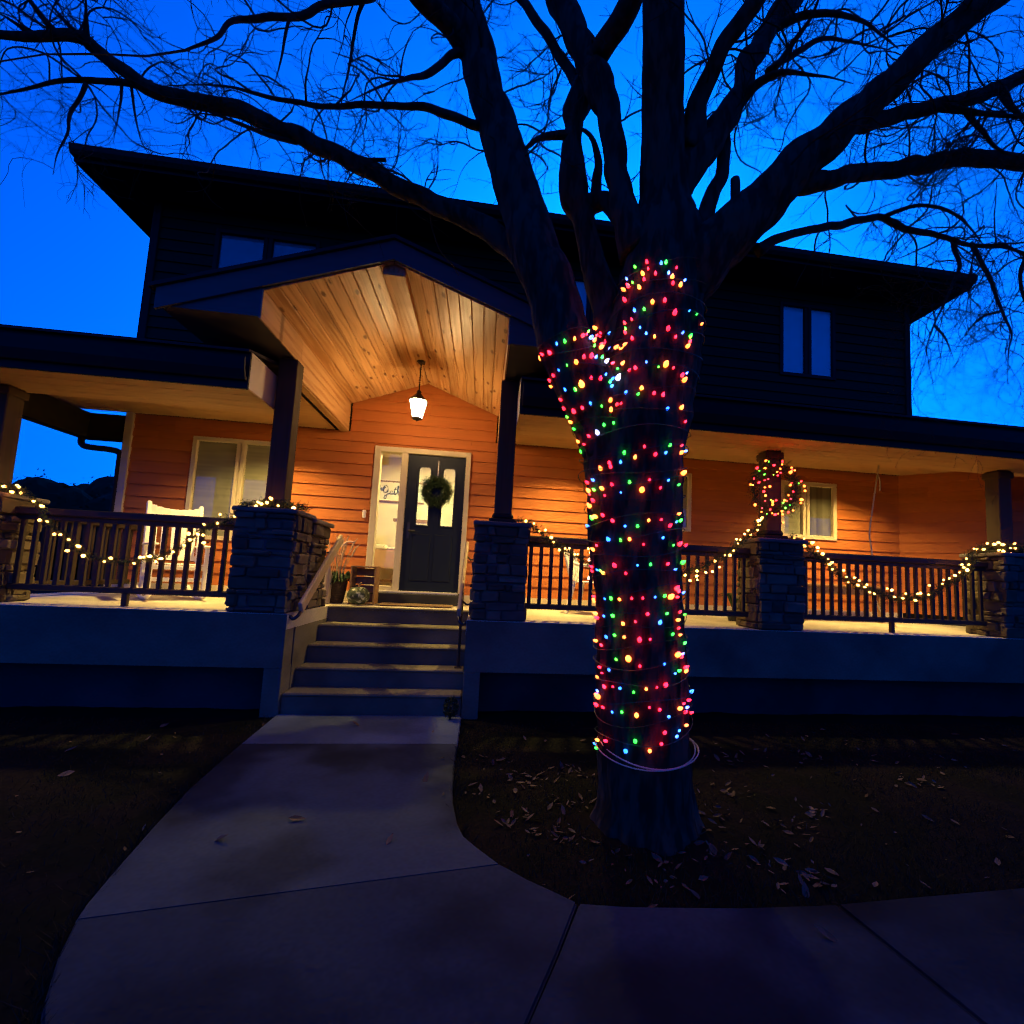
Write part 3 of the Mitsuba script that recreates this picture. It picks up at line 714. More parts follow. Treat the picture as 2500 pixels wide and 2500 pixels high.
h_ = [(2.16, .22), (2.34, .62), (2.42, .95), (2.34, 1.02), (2.28, .70), (2.24, .10), (2.28, .32), (2.42, .45), (2.52, .36), (2.52, .14), (2.62, .08), (2.74, .2)]
e_ = [(2.74, .2), (2.92, .36), (2.90, .46), (2.80, .40), (2.78, .18), (2.92, .08), (3.08, .2)]
r_ = [(3.08, .2), (3.18, .46), (3.22, .40), (3.34, .40), (3.32, .18), (3.42, .10), (3.55, .2)]
sw = [(.10, .62), (-.05, .72), (-.10, .58), (.05, .48), (.25, .55), (.55, .85)]
obj('lettering', script([G_, a_, t_, tb, h_, e_, r_, sw], -1.935, 2.80, .125, .175), M_BLACK, sg)
tb_ = thing('hall_table', 'small wooden table in the hall seen through the lower sidelight', 'table')
obj('top', cbox(-2.05, -1.30, 9.05, 9.45, 1.72, 1.765), M_WOOD, tb_)
for xx in (-2.0, -1.36):
    for yy in (9.09, 9.41):
        obj('leg', cbox(xx - .025, xx + .025, yy - .025, yy + .025, 1.08, 1.72), M_WOOD, tb_)
obj('shelf', cbox(-2.0, -1.35, 9.1, 9.4, 1.22, 1.25), M_WOOD, tb_)
single('folded_cloth', [cbox(-1.96, -1.70, 9.08, 9.35, 1.767, 1.86, .02), cbox(-1.68, -1.42, 9.1, 9.35, 1.767, 1.82, .02)], mat('pale_cloth', (.8, .74, .58), .9, .1), 'folded pale cloth on the hall table', 'cloth')
single('table_runner', cbox(-1.93, -1.42, 9.032, 9.046, 1.45, 1.768, .004), mat('peach_cloth', (.62, .38, .22), .9, .1), 'peach cloth hanging over the front of the hall table', 'cloth')
sb = thing('stair_banister', 'white banister inside the hall, seen through the left door lite', 'banister')
obj('rail', beam((-1.60, 9.1, 2.30), (-.85, 9.1, 2.30), .05, .06), M_WOOD, sb)
bal = mikit.ply(cbox(-.014, .014, -.014, .014, 1.08, 2.28, .003), M_WHITE)
for k in range(7):
    obj('baluster', bal, None, sb, to_world=T().translate([-1.27 + k * .07, 9.1, 0]))

# ------------------------------------------------------------------ measured positions (metres): limbs as x, y, z, radius; bulbs as x,y,z,colour
LIMBS = {
    'trunk': [[1.065,3.06,-0.271,0.3088],[1.078,3.1,-0.142,0.2919],[1.073,3.1,0.011,0.2805],[1.055,3.1,0.289,0.2698],[1.024,3.1,0.764,0.2736],[0.989,3.1,1.252,0.264],[0.961,3.1,1.585,0.2766],[0.937,3.1,1.924,0.2929],[0.933,3.1,2.271,0.3132],[0.965,3.12,2.601,0.3239],[1.029,3.14,2.908,0.3207],[1.076,3.15,3.218,0.2981],[1.106,3.15,3.529,0.2738],[1.121,3.15,3.843,0.2395],[1.107,3.15,4.079,0.1761],[1.077,3.12,4.369,0.1555],[1.053,3.08,4.731,0.1405],[1.015,3.0,5.043,0.1383],[0.988,2.95,5.383,0.1358],[0.938,2.85,6.05,0.1289],[0.894,2.7,7.025,0.1091]],
    'A': [[0.815,3.1,2.297,0.2228],[0.679,3.08,2.524,0.2046],[0.542,3.05,2.746,0.1895],[0.456,3.05,2.912,0.1762],[0.382,3.08,3.133,0.1647],[0.262,3.15,3.489,0.1621],[0.121,3.25,3.961,0.1536],[0.027,3.32,4.283,0.1463],[-0.061,3.4,4.621,0.1389],[-0.197,3.48,5.061,0.1309],[-0.313,3.55,5.516,0.1323],[-0.447,3.6,5.879,0.145],[-0.646,3.7,6.538,0.1286],[-0.938,3.8,7.521,0.1068]],
    'A2': [[-0.272,3.52,5.319,0.0805],[-0.405,3.5,5.425,0.0799],[-0.532,3.42,5.478,0.0741],[-0.66,3.35,5.514,0.0725],[-0.863,3.2,5.606,0.0618],[-1.167,3.0,5.721,0.0442]],
    'A3': [[-0.398,3.5,5.315,0.0319],[-0.452,3.45,5.23,0.0294],[-0.584,3.35,4.956,0.0264],[-0.703,3.25,4.775,0.0218],[-0.86,3.15,4.571,0.0157],[-1.03,3.05,4.322,0.01]],
    'B': [[0.878,3.2,2.88,0.135],[0.791,3.35,3.289,0.1174],[0.702,3.45,3.66,0.0979],[0.612,3.5,4.06,0.08],[0.528,3.52,4.32,0.1089],[0.492,3.55,4.603,0.0941],[0.491,3.57,4.89,0.0663],[0.518,3.58,5.109,0.0961],[0.597,3.6,5.354,0.1101]],
    'B2': [[0.609,3.5,4.253,0.0804],[0.74,3.45,4.256,0.0678],[0.822,3.35,4.086,0.0581],[0.865,3.2,3.841,0.0555]],
    'B3': [[0.594,3.5,4.121,0.052],[0.675,3.5,4.328,0.0484],[0.692,3.5,4.55,0.0447],[0.654,3.52,4.791,0.041],[0.55,3.55,4.904,0.0413],[0.47,3.55,4.822,0.0288]],
    'B4': [[0.482,3.55,4.833,0.0411],[0.353,3.5,4.777,0.0343],[0.215,3.4,4.628,0.0273],[0.101,3.3,4.42,0.0188],[0.064,3.2,4.273,0.0145]],
    'C': [[0.95,3.15,3.662,0.1457],[0.861,3.15,3.863,0.1095],[0.798,3.2,4.149,0.0819],[0.759,3.28,4.539,0.0845],[0.721,3.35,4.875,0.0868],[0.658,3.42,5.153,0.113],[0.567,3.5,5.48,0.1035],[0.476,3.58,5.777,0.1018],[0.375,3.65,6.08,0.104],[0.177,3.75,6.612,0.0937],[-0.228,3.9,7.566,0.0699]],
    'C2': [[0.587,3.48,5.407,0.0823],[0.643,3.4,5.419,0.0849],[0.7,3.3,5.449,0.079],[0.771,3.2,5.519,0.0773],[0.836,3.1,5.623,0.0756],[0.916,2.9,5.872,0.0578]],
    'C3': [[0.561,3.58,5.302,0.0505],[0.472,3.65,5.476,0.0428],[0.346,3.7,5.721,0.0391],[0.209,3.75,5.97,0.0374],[0.067,3.8,6.223,0.0334],[-0.13,3.9,6.639,0.0275]],
    'C4': [[0.792,3.3,4.542,0.0193],[0.866,3.25,4.262,0.0152],[0.936,3.2,4.05,0.0149]],
    'E': [[1.246,3.12,4.439,0.0934],[1.293,3.1,4.612,0.086],[1.292,3.05,4.746,0.0666],[1.341,3.0,4.887,0.0587],[1.381,2.92,4.997,0.0541],[1.454,2.85,5.123,0.0533],[1.56,2.75,5.26,0.0522],[1.659,2.6,5.433,0.0437]],
    'E2': [[1.137,3.15,4.123,0.1301],[1.28,3.15,4.369,0.1242],[1.41,3.18,4.563,0.1073],[1.498,3.2,4.723,0.0971],[1.645,3.25,4.993,0.0837],[1.763,3.3,5.245,0.0735],[1.823,3.35,5.516,0.0792],[1.963,3.4,5.766,0.0768],[2.108,3.45,6.073,0.0743],[2.282,3.5,6.372,0.0941],[2.602,3.6,7.047,0.0799],[3.004,3.7,8.017,0.0646]],
    'F': [[1.37,3.15,3.761,0.0743],[1.428,3.2,4.005,0.0646],[1.508,3.25,4.263,0.0544],[1.59,3.28,4.513,0.0475],[1.604,3.28,4.731,0.0438],[1.562,3.25,4.847,0.0396]],
    'stub': [[1.584,3.05,3.919,0.0366],[1.583,3.05,4.076,0.0331],[1.585,3.05,4.239,0.0314]],
    'E3': [[1.697,3.27,5.067,0.0442],[1.807,3.2,5.17,0.0358],[1.937,3.1,5.197,0.0253],[2.079,3.0,5.096,0.019],[2.17,2.9,4.986,0.0166],[2.292,2.8,4.851,0.0126]],
    'E4': [[1.883,3.15,5.241,0.0237],[2.097,3.25,5.516,0.0267],[2.369,3.35,5.808,0.0257],[2.547,3.4,5.947,0.024],[2.87,3.5,6.098,0.0227],[3.316,3.6,6.23,0.0189]],
    'E5': [[1.934,3.15,5.282,0.0237],[2.042,3.1,5.458,0.0236],[2.102,3.0,5.526,0.0212],[2.126,2.9,5.621,0.0188],[2.143,2.8,5.703,0.0147]],
    'E6': [[2.043,3.42,5.926,0.0345],[2.264,3.4,6.071,0.0347],[2.405,3.3,6.023,0.0298],[2.536,3.2,5.911,0.027],[2.634,3.1,5.755,0.0243],[2.722,3.0,5.522,0.0236],[2.736,2.9,5.323,0.0191]],
    'G': [[1.174,3.12,3.366,0.1986],[1.329,3.05,3.573,0.1792],[1.491,3.0,3.753,0.1697],[1.721,2.95,4.0,0.1468],[1.968,2.9,4.29,0.133],[2.188,2.85,4.518,0.1115],[2.376,2.8,4.685,0.0969],[2.63,2.75,4.957,0.0901],[2.882,2.7,5.229,0.085],[3.171,2.62,5.462,0.0792],[3.558,2.5,5.799,0.0677],[4.052,2.35,6.274,0.0494]],
    'H1': [[2.28,2.84,4.565,0.0541],[2.45,2.87,4.665,0.0532],[2.809,2.95,4.884,0.0498],[3.198,3.02,5.07,0.0477],[3.502,3.08,5.256,0.0492],[3.865,3.15,5.505,0.051],[4.217,3.2,5.743,0.0482],[4.905,3.3,6.195,0.0417]],
    'H1b': [[3.216,3.02,5.07,0.0358],[3.42,3.0,5.044,0.0239],[3.83,2.95,5.033,0.022],[4.08,2.9,4.995,0.0179]],
    'H1c': [[3.409,3.05,5.127,0.0243],[3.682,3.15,5.095,0.0209],[3.99,3.25,5.057,0.0195],[4.305,3.3,5.076,0.0177]],
    'H1d': [[3.87,3.15,5.502,0.034],[3.9,3.12,5.337,0.0337],[3.968,3.1,5.237,0.0293],[4.109,3.1,5.149,0.0252]],
    'H2': [[1.942,2.92,4.166,0.072],[2.173,2.95,4.241,0.0624],[2.52,3.05,4.456,0.0577],[2.924,3.15,4.627,0.0604],[3.358,3.25,4.85,0.0611],[3.823,3.35,5.061,0.0617],[4.456,3.45,5.214,0.0624],[5.322,3.6,5.366,0.0541]],
    'H3': [[1.71,2.98,3.694,0.0429],[1.837,3.0,3.784,0.0308],[2.164,3.1,3.987,0.0285],[2.558,3.2,4.177,0.0298],[2.913,3.3,4.34,0.0291],[3.097,3.35,4.333,0.0317],[3.533,3.45,4.406,0.0308],[3.996,3.55,4.457,0.0298],[4.435,3.65,4.56,0.0309],[4.837,3.75,4.602,0.0295],[5.504,3.9,4.587,0.0233]],
    'H4': [[2.913,3.3,4.34,0.0187],[3.054,3.25,4.395,0.0165],[3.169,3.2,4.41,0.0143],[3.362,3.1,4.303,0.014],[3.467,3.0,4.022,0.0117],[3.533,2.95,3.814,0.0096]],
    'H5': [[3.787,3.52,4.43,0.0181],[3.788,3.5,4.345,0.0179],[3.779,3.46,4.156,0.0155],[3.601,3.4,3.847,0.0129],[3.425,3.36,3.558,0.0126],[3.303,3.32,3.315,0.0103],[3.242,3.3,3.176,0.0082]],
    'H6': [[4.018,3.56,4.477,0.0184],[4.052,3.56,4.423,0.0184],[4.161,3.52,4.108,0.0159],[4.199,3.48,3.834,0.0156],[4.251,3.45,3.628,0.0133],[4.188,3.43,3.465,0.0109],[4.122,3.4,3.156,0.0086]],
    'H7': [[4.199,3.48,3.834,0.0112],[3.945,3.44,3.721,0.0109],[3.719,3.4,3.492,0.0086],[3.62,3.38,3.361,0.0085]],
    'H8': [[4.776,3.7,4.622,0.0195],[4.627,3.66,4.32,0.0167],[4.615,3.62,3.995,0.0141],[4.627,3.6,3.693,0.0116],[4.508,3.58,3.43,0.0091]],
    'H9': [[3.425,3.36,3.558,0.0105],[3.52,3.35,3.445,0.0084],[3.575,3.34,3.272,0.0063]],
    'I': [[0.375,3.12,3.264,0.1046],[0.197,3.25,3.545,0.087],[-0.031,3.4,3.83,0.0793],[-0.308,3.5,4.025,0.0734],[-0.586,3.55,4.145,0.0661],[-0.809,3.6,4.246,0.0627],[-0.992,3.62,4.359,0.0667],[-1.156,3.65,4.434,0.0591],[-1.399,3.68,4.538,0.0592],[-1.724,3.72,4.673,0.0593],[-2.045,3.75,4.798,0.0573],[-2.355,3.78,4.83,0.0513],[-2.632,3.8,4.892,0.0511],[-2.815,3.8,4.994,0.045],[-3.044,3.8,5.138,0.0429],[-3.106,3.78,5.188,0.0426],[-3.219,3.75,5.163,0.0363],[-3.369,3.7,5.055,0.0299],[-3.512,3.65,4.966,0.0238],[-3.734,3.6,4.832,0.016]],
    'I2': [[-2.644,3.8,4.898,0.0354],[-2.786,3.82,4.939,0.0256],[-2.948,3.85,4.943,0.0237],[-3.283,3.88,4.917,0.0216],[-3.497,3.9,4.84,0.0195],[-3.709,3.92,4.764,0.0175],[-3.959,3.95,4.673,0.0116]],
    'I3': [[-0.176,3.42,4.691,0.0387],[-0.271,3.42,4.681,0.0328],[-0.466,3.44,4.753,0.0308],[-0.73,3.48,4.798,0.027],[-1.305,3.55,4.755,0.025],[-1.699,3.62,4.81,0.0252],[-2.023,3.68,4.895,0.0214],[-2.218,3.72,4.924,0.0156],[-2.58,3.78,4.907,0.0137]],
    'I4': [[-1.557,3.7,4.563,0.0178],[-1.735,3.68,4.564,0.0156],[-2.007,3.7,4.653,0.0175],[-2.178,3.74,4.72,0.0176],[-2.316,3.78,4.811,0.0158]],
    'I5': [[-1.198,3.66,4.453,0.0178],[-1.031,3.6,4.424,0.0137],[-0.876,3.52,4.376,0.0134]],
    'I6': [[-3.09,3.78,5.192,0.0233],[-3.097,3.75,5.336,0.0154],[-3.082,3.7,5.492,0.0115]],
    'I7': [[-3.27,3.75,5.161,0.0267],[-3.303,3.7,5.187,0.0226],[-3.376,3.65,5.276,0.0204],[-3.435,3.6,5.406,0.0165]],
    'I8': [[-3.141,3.78,5.189,0.0193],[-3.335,3.82,5.391,0.0156],[-3.482,3.85,5.549,0.0138]],
    'I9': [[-3.37,3.7,5.063,0.0168],[-3.44,3.66,5.088,0.0148],[-3.541,3.62,5.119,0.0127]],
    'I10': [[-3.101,3.85,4.896,0.0157],[-3.122,3.83,4.755,0.0136],[-3.14,3.8,4.573,0.0134],[-3.121,3.78,4.432,0.0114],[-3.141,3.75,4.237,0.0093],[-3.121,3.72,4.053,0.0074]],
    'I11': [[-2.861,3.83,4.922,0.0098],[-2.832,3.8,4.716,0.0078],[-2.801,3.75,4.379,0.0057]],
    'I12': [[-2.798,3.83,4.926,0.0099],[-2.733,3.82,4.669,0.0078],[-2.653,3.8,4.451,0.0078],[-2.568,3.78,4.343,0.0058]],
    'J': [[-0.849,3.45,5.863,0.0471],[-0.97,3.4,5.593,0.0383],[-1.092,3.35,5.416,0.0262],[-1.296,3.3,5.274,0.0237],[-1.362,3.28,5.193,0.0234],[-1.416,3.26,5.108,0.0232],[-1.62,3.2,4.974,0.0208],[-1.761,3.12,4.823,0.015],[-1.805,3.05,4.612,0.0114],[-1.932,3.0,4.446,0.0063]],
    'J2': [[-1.075,3.4,5.526,0.0133],[-1.123,3.4,5.302,0.0132],[-1.145,3.42,4.985,0.0113],[-1.184,3.45,4.719,0.0094],[-1.225,3.5,4.409,0.0075]],
    'J3': [[-1.494,3.24,5.043,0.0106],[-1.517,3.25,4.798,0.0088],[-1.543,3.26,4.61,0.007],[-1.584,3.28,4.507,0.0053]],
}
BULBS = {
    'low': '0.648,2.985,2.028,b 0.628,3.056,2.022,r 0.93,2.793,2.008,r 0.822,2.817,1.993,g 1.048,2.813,2.024,b 0.733,2.869,1.981,r 0.69,2.92,1.969,y 1.126,2.855,2.011,g 0.998,2.799,1.97,r 0.89,2.8,1.952,y 0.655,2.982,1.967,g 0.78,2.839,1.938,b 0.634,3.045,1.967,y 0.639,3.032,1.941,r 0.704,2.907,1.924,r 0.653,2.994,1.897,r 0.643,3.042,1.871,y 0.671,2.983,1.804,y 0.701,2.93,1.804,r 0.656,3.024,1.794,g 0.749,2.881,1.771,r 0.936,2.804,1.776,y 1.011,2.811,1.787,r 1.138,2.872,1.836,y 1.158,2.891,1.797,g 1.122,2.86,1.783,b 0.811,2.838,1.742,b 0.876,2.815,1.739,g 1.072,2.831,1.755,r 0.651,3.108,1.753,b 0.735,2.912,1.659,b 0.793,2.86,1.653,g 0.838,2.834,1.663,y 0.913,2.812,1.637,r 1.029,2.82,1.679,b 0.687,2.996,1.626,r 0.677,3.037,1.603,y 1.104,2.85,1.642,g 1.156,2.889,1.654,r 1.232,2.984,1.655,r 0.773,2.894,1.507,r 0.887,2.827,1.518,b 0.958,2.816,1.521,g 1.064,2.833,1.531,r 1.191,2.925,1.547,g 1.12,2.86,1.503,b 0.683,3.085,1.497,r 0.686,3.089,1.468,r 0.7,3.011,1.478,b 0.712,2.984,1.472,g 0.725,2.956,1.463,y 0.829,2.854,1.464,r 1.138,2.87,1.388,r 1.156,2.884,1.37,r 1.204,2.934,1.363,b 1.14,2.873,1.344,r 0.704,3.074,1.32,r 0.708,3.085,1.288,y 0.742,2.966,1.307,b 0.767,2.927,1.311,g 0.808,2.887,1.313,y 0.867,2.849,1.321,r 0.925,2.831,1.324,r 0.992,2.821,1.337,b 1.051,2.83,1.343,g 1.092,2.844,1.342,y 0.717,3.07,1.214,y 0.722,3.051,1.191,r 0.743,2.98,1.203,b 0.782,2.922,1.216,g 0.954,2.829,1.237,r 1.069,2.835,1.243,g 1.167,2.888,1.25,r 1.212,2.934,1.236,g 1.147,2.872,1.21,y 0.831,2.88,1.173,y 0.891,2.846,1.192,r 1.027,2.826,1.19,b 1.154,2.873,1.157,r 0.794,2.912,1.105,g 0.758,2.965,1.082,b 0.839,2.874,1.102,y 1.109,2.844,1.123,g 1.165,2.878,1.122,y 0.725,3.073,1.05,y 0.742,3.008,1.028,r 0.915,2.836,1.086,r 0.971,2.823,1.094,r 1.211,2.914,1.067,g 1.149,2.859,1.026,r 1.146,2.858,1.009,y 1.19,2.888,1.007,b 1.177,2.878,0.992,r 0.805,2.907,0.964,g 0.863,2.862,0.976,y 1.057,2.824,0.958,b 0.921,2.834,0.939,r 0.742,3.022,0.901,r 0.776,2.949,0.894,b 0.752,3.001,0.873,r 1.128,2.844,0.906,b 1.157,2.857,0.92,g 1.218,2.907,0.926,r 1.217,2.904,0.905,y 0.738,3.064,0.83,y 0.762,2.986,0.789,r 0.798,2.926,0.806,r 0.83,2.892,0.809,b 0.895,2.848,0.795,g 0.958,2.824,0.818,y 1.016,2.819,0.829,r 1.068,2.824,0.841,r 1.288,2.988,0.77,b 0.742,3.066,0.746,b 0.744,3.059,0.717,y 0.746,3.091,0.659,r 0.764,3,0.669,r 1.237,2.91,0.743,r 1.194,2.872,0.729,r 1.164,2.852,0.708,y 1.221,2.89,0.704,b 1.208,2.88,0.679,r 1.273,2.95,0.659,r 0.8,2.936,0.657,b 0.843,2.889,0.67,g 0.977,2.82,0.717,r 1.035,2.818,0.706,r 0.913,2.841,0.666,y 1.089,2.823,0.671,b 1.214,2.88,0.607,y 1.068,2.819,0.58,r 1.164,2.849,0.582,b 1.145,2.839,0.554,b 0.761,3.082,0.458,y 0.784,2.982,0.487,r 0.912,2.847,0.524,g 0.766,3.161,0.411,b 0.767,3.129,0.395,g 1.051,2.82,0.519,r 0.87,2.879,0.461,b 0.988,2.825,0.479,y',
    'up': '0.92,2.915,3.435,r 0.997,2.872,3.41,b 1.025,2.866,3.418,g 0.863,2.969,3.433,g 0.926,2.904,3.383,r 1.088,2.854,3.381,r 0.898,2.918,3.36,y 0.965,2.878,3.343,r 1.039,2.856,3.345,b 1.06,2.849,3.313,y 0.824,3.015,3.372,b 0.904,2.909,3.312,r 0.848,2.96,3.318,g 1.141,2.855,3.311,b 1.063,2.846,3.271,r 1.113,2.846,3.265,y 0.828,2.986,3.309,r 0.809,3.019,3.303,y 0.878,2.917,3.264,y 0.806,2.979,3.205,r 0.943,2.855,3.141,y 1.013,2.838,3.147,r 0.847,2.902,3.097,b 0.896,2.867,3.09,g 1.171,2.85,3.107,b 1.072,2.825,3.066,r 1.231,2.881,3.111,g 0.832,2.901,3.039,r 0.797,2.932,3.027,r 1.285,2.924,3.073,y 0.87,2.856,2.963,b 0.797,2.915,2.978,g 1.027,2.812,2.955,r 0.795,2.907,2.951,r 1.122,2.824,2.947,b 0.901,2.832,2.92,b 0.947,2.815,2.895,y 1.074,2.811,2.908,r 1.181,2.847,2.94,g 0.827,2.867,2.895,r 1.176,2.842,2.906,r 1.158,2.834,2.871,y 0.686,3.281,3.159,y 0.711,3.215,3.092,r 0.71,3.216,3.072,r 0.898,2.807,2.728,b 1.011,2.794,2.721,y 0.966,2.792,2.702,g 1.06,2.801,2.708,r 0.838,2.822,2.694,r 1.158,2.84,2.701,b 1.124,2.824,2.674,r 1.14,2.832,2.652,y 0.871,2.797,2.561,y 0.941,2.785,2.534,r 0.997,2.787,2.526,r 1.025,2.792,2.45,b 1.128,2.833,2.476,y 1.165,2.863,2.402,r 1.048,2.801,2.231,g 0.892,2.784,2.203,r 1.137,2.85,2.25,r 1.179,2.891,2.233,b 1.022,2.793,2.181,b 1.137,2.853,2.208,y 0.957,2.782,2.162,r 1.167,2.888,2.091,y',
    'arm': '0.545,2.878,2.916,g 0.722,3.084,3.029,b 0.51,2.863,2.877,r 0.534,2.87,2.891,r 0.599,2.905,2.913,r 0.561,2.875,2.879,b 0.711,3.136,3.004,r 0.584,2.878,2.863,y 0.63,2.905,2.863,r 0.704,3.112,2.972,r 0.465,2.859,2.846,y 0.412,2.877,2.834,g 0.368,2.902,2.823,b 0.583,2.866,2.823,g 0.628,2.892,2.835,y 0.71,3.005,2.883,b 0.735,2.951,2.868,y 0.756,2.923,2.858,y 0.777,2.905,2.874,y 0.337,2.95,2.786,r 0.3,3.019,2.807,r 0.298,3.1,2.814,y 0.567,2.851,2.749,r 0.524,2.851,2.737,r 0.596,2.858,2.749,b 0.637,2.873,2.756,g 0.484,2.862,2.709,y 0.663,2.879,2.74,w 0.705,2.91,2.75,r 0.762,2.879,2.736,y 0.436,2.89,2.694,g 0.736,2.9,2.715,g 0.795,2.841,2.68,r 0.395,2.934,2.675,b 0.371,2.992,2.661,r 0.36,3.082,2.665,r 0.376,3.108,2.64,y 0.664,2.866,2.648,b 0.705,2.875,2.634,b 0.577,2.864,2.614,r 0.631,2.86,2.616,r 0.74,2.878,2.64,w 0.691,2.868,2.606,g 0.701,2.87,2.585,b 0.528,2.883,2.579,y 0.498,2.911,2.555,g 0.446,2.958,2.567,b 0.779,2.837,2.538,b 0.843,2.802,2.524,g 0.433,3.037,2.532,r 0.698,2.866,2.495,y 0.589,2.894,2.473,b 0.736,2.861,2.471,r 0.756,2.846,2.472,r 0.651,2.874,2.454,g 0.706,2.869,2.433,y 0.457,3.06,2.482,r 0.506,2.981,2.44,r 0.547,2.928,2.449,r 0.482,3.076,2.435,g 0.505,3.05,2.399,y 0.675,2.888,2.345,g 0.723,2.86,2.357,g 0.528,3.047,2.356,g 0.644,2.917,2.302,w 0.604,2.963,2.291,r 0.561,3.075,2.282,y 0.59,3.018,2.256,r 0.589,3.118,2.228,g 0.783,2.822,2.167,g 0.841,2.8,2.138,y 0.713,2.879,2.115,r 0.767,2.835,2.114,b 0.72,2.875,2.091,r 0.673,2.929,2.086,y',
}
WARM = {
    'left': '-4.502,5.36,2.041 -4.439,5.36,1.993 -4.398,5.36,2.055 -4.353,5.36,2.04 -4.357,5.36,1.987 -4.239,5.36,1.918 -4.17,5.36,1.874 -4.14,5.36,1.738 -4.086,5.36,1.73 -4.027,5.36,1.616 -3.978,5.36,1.615 -3.906,5.36,1.572 -3.804,5.36,1.512 -3.9,5.36,1.467 -3.732,5.36,1.425 -3.57,5.36,1.379 -3.504,5.36,1.415 -3.311,5.36,1.374 -3.249,5.36,1.435 -3.22,5.36,1.44 -3.169,5.36,1.45 -3.115,5.36,1.401 -3.079,5.36,1.433 -2.982,5.36,1.503 -2.88,5.36,1.57 -2.83,5.36,1.627 -2.859,5.36,1.687 -2.772,5.36,1.685 -2.732,5.36,1.682 -2.729,5.36,1.786 -2.588,5.36,1.891 -2.603,5.36,1.803 -2.457,5.36,1.881 -2.707,5.36,1.606',
    'p1': '-2.267,5.36,2.042 -2.234,5.36,2.026 -2.279,5.36,1.997 -2.251,5.36,2.034 -2.175,5.36,2.039 -2.278,5.36,1.991 -2.061,5.36,2.013 -1.923,5.36,2.003 -2.144,5.36,2.083',
    'mid': '0.431,5.36,2.016 0.516,5.36,1.991 0.582,5.36,1.918 0.642,5.36,1.928 0.717,5.36,1.854 0.74,5.36,1.803 0.808,5.36,1.725 0.865,5.36,1.741 0.911,5.36,1.746 0.979,5.36,1.687 1.005,5.36,1.686 1.12,5.36,1.752 1.145,5.36,1.712 1.2,5.36,1.734 1.12,5.36,1.755 2.233,5.36,1.517 2.295,5.36,1.462 2.355,5.36,1.514 2.373,5.36,1.474 2.359,5.36,1.572 2.464,5.36,1.561 2.555,5.36,1.573 2.625,5.36,1.627 2.583,5.36,1.695 2.694,5.36,1.764 2.753,5.36,1.767 2.809,5.36,1.825 2.844,5.36,1.903 2.88,5.36,1.951 2.844,5.36,1.957 2.942,5.36,2.022 3.011,5.36,2.014 2.975,5.36,2.063 3.073,5.36,2.069 3.105,5.36,2.135 3.099,5.36,2.182 3.145,5.36,2.214',
    'right': '3.543,5.36,2.009 3.663,5.36,2.006 3.662,5.36,1.923 3.757,5.36,1.965 3.837,5.36,1.914 3.823,5.36,1.871 3.909,5.36,1.844 3.963,5.36,1.787 4.01,5.36,1.747 3.983,5.36,1.727 4.027,5.36,1.67 4.159,5.36,1.665 4.195,5.36,1.589 4.287,5.36,1.584 4.239,5.36,1.532 4.337,5.36,1.503 4.383,5.36,1.552 4.481,5.36,1.51 4.414,5.36,1.483 4.479,5.36,1.426 4.551,5.36,1.411 4.712,5.36,1.477 4.785,5.36,1.461 4.81,5.36,1.384 4.915,5.36,1.373 4.973,5.36,1.428 5.077,5.36,1.357 5.149,5.36,1.432 5.185,5.36,1.441 5.301,5.36,1.54 5.287,5.36,1.426 5.461,5.36,1.613 5.47,5.36,1.566 5.585,5.36,1.634 5.641,5.36,1.675 5.73,5.36,1.713 5.786,5.36,1.743 5.787,5.36,1.778 5.826,5.36,1.812 5.734,5.36,1.808 5.814,5.36,1.885',
    'p4': '5.901,5.36,2.01 5.974,5.36,2.006 6.03,5.36,2.009 6.111,5.36,2.086 6.201,5.36,2.081 6.236,5.36,2.103 6.314,5.36,2.083 6.236,5.36,2.008 6.328,5.36,2 6.422,5.36,1.985 6.43,5.36,2.048 6.501,5.36,2.103 6.512,5.36,2.049',
}
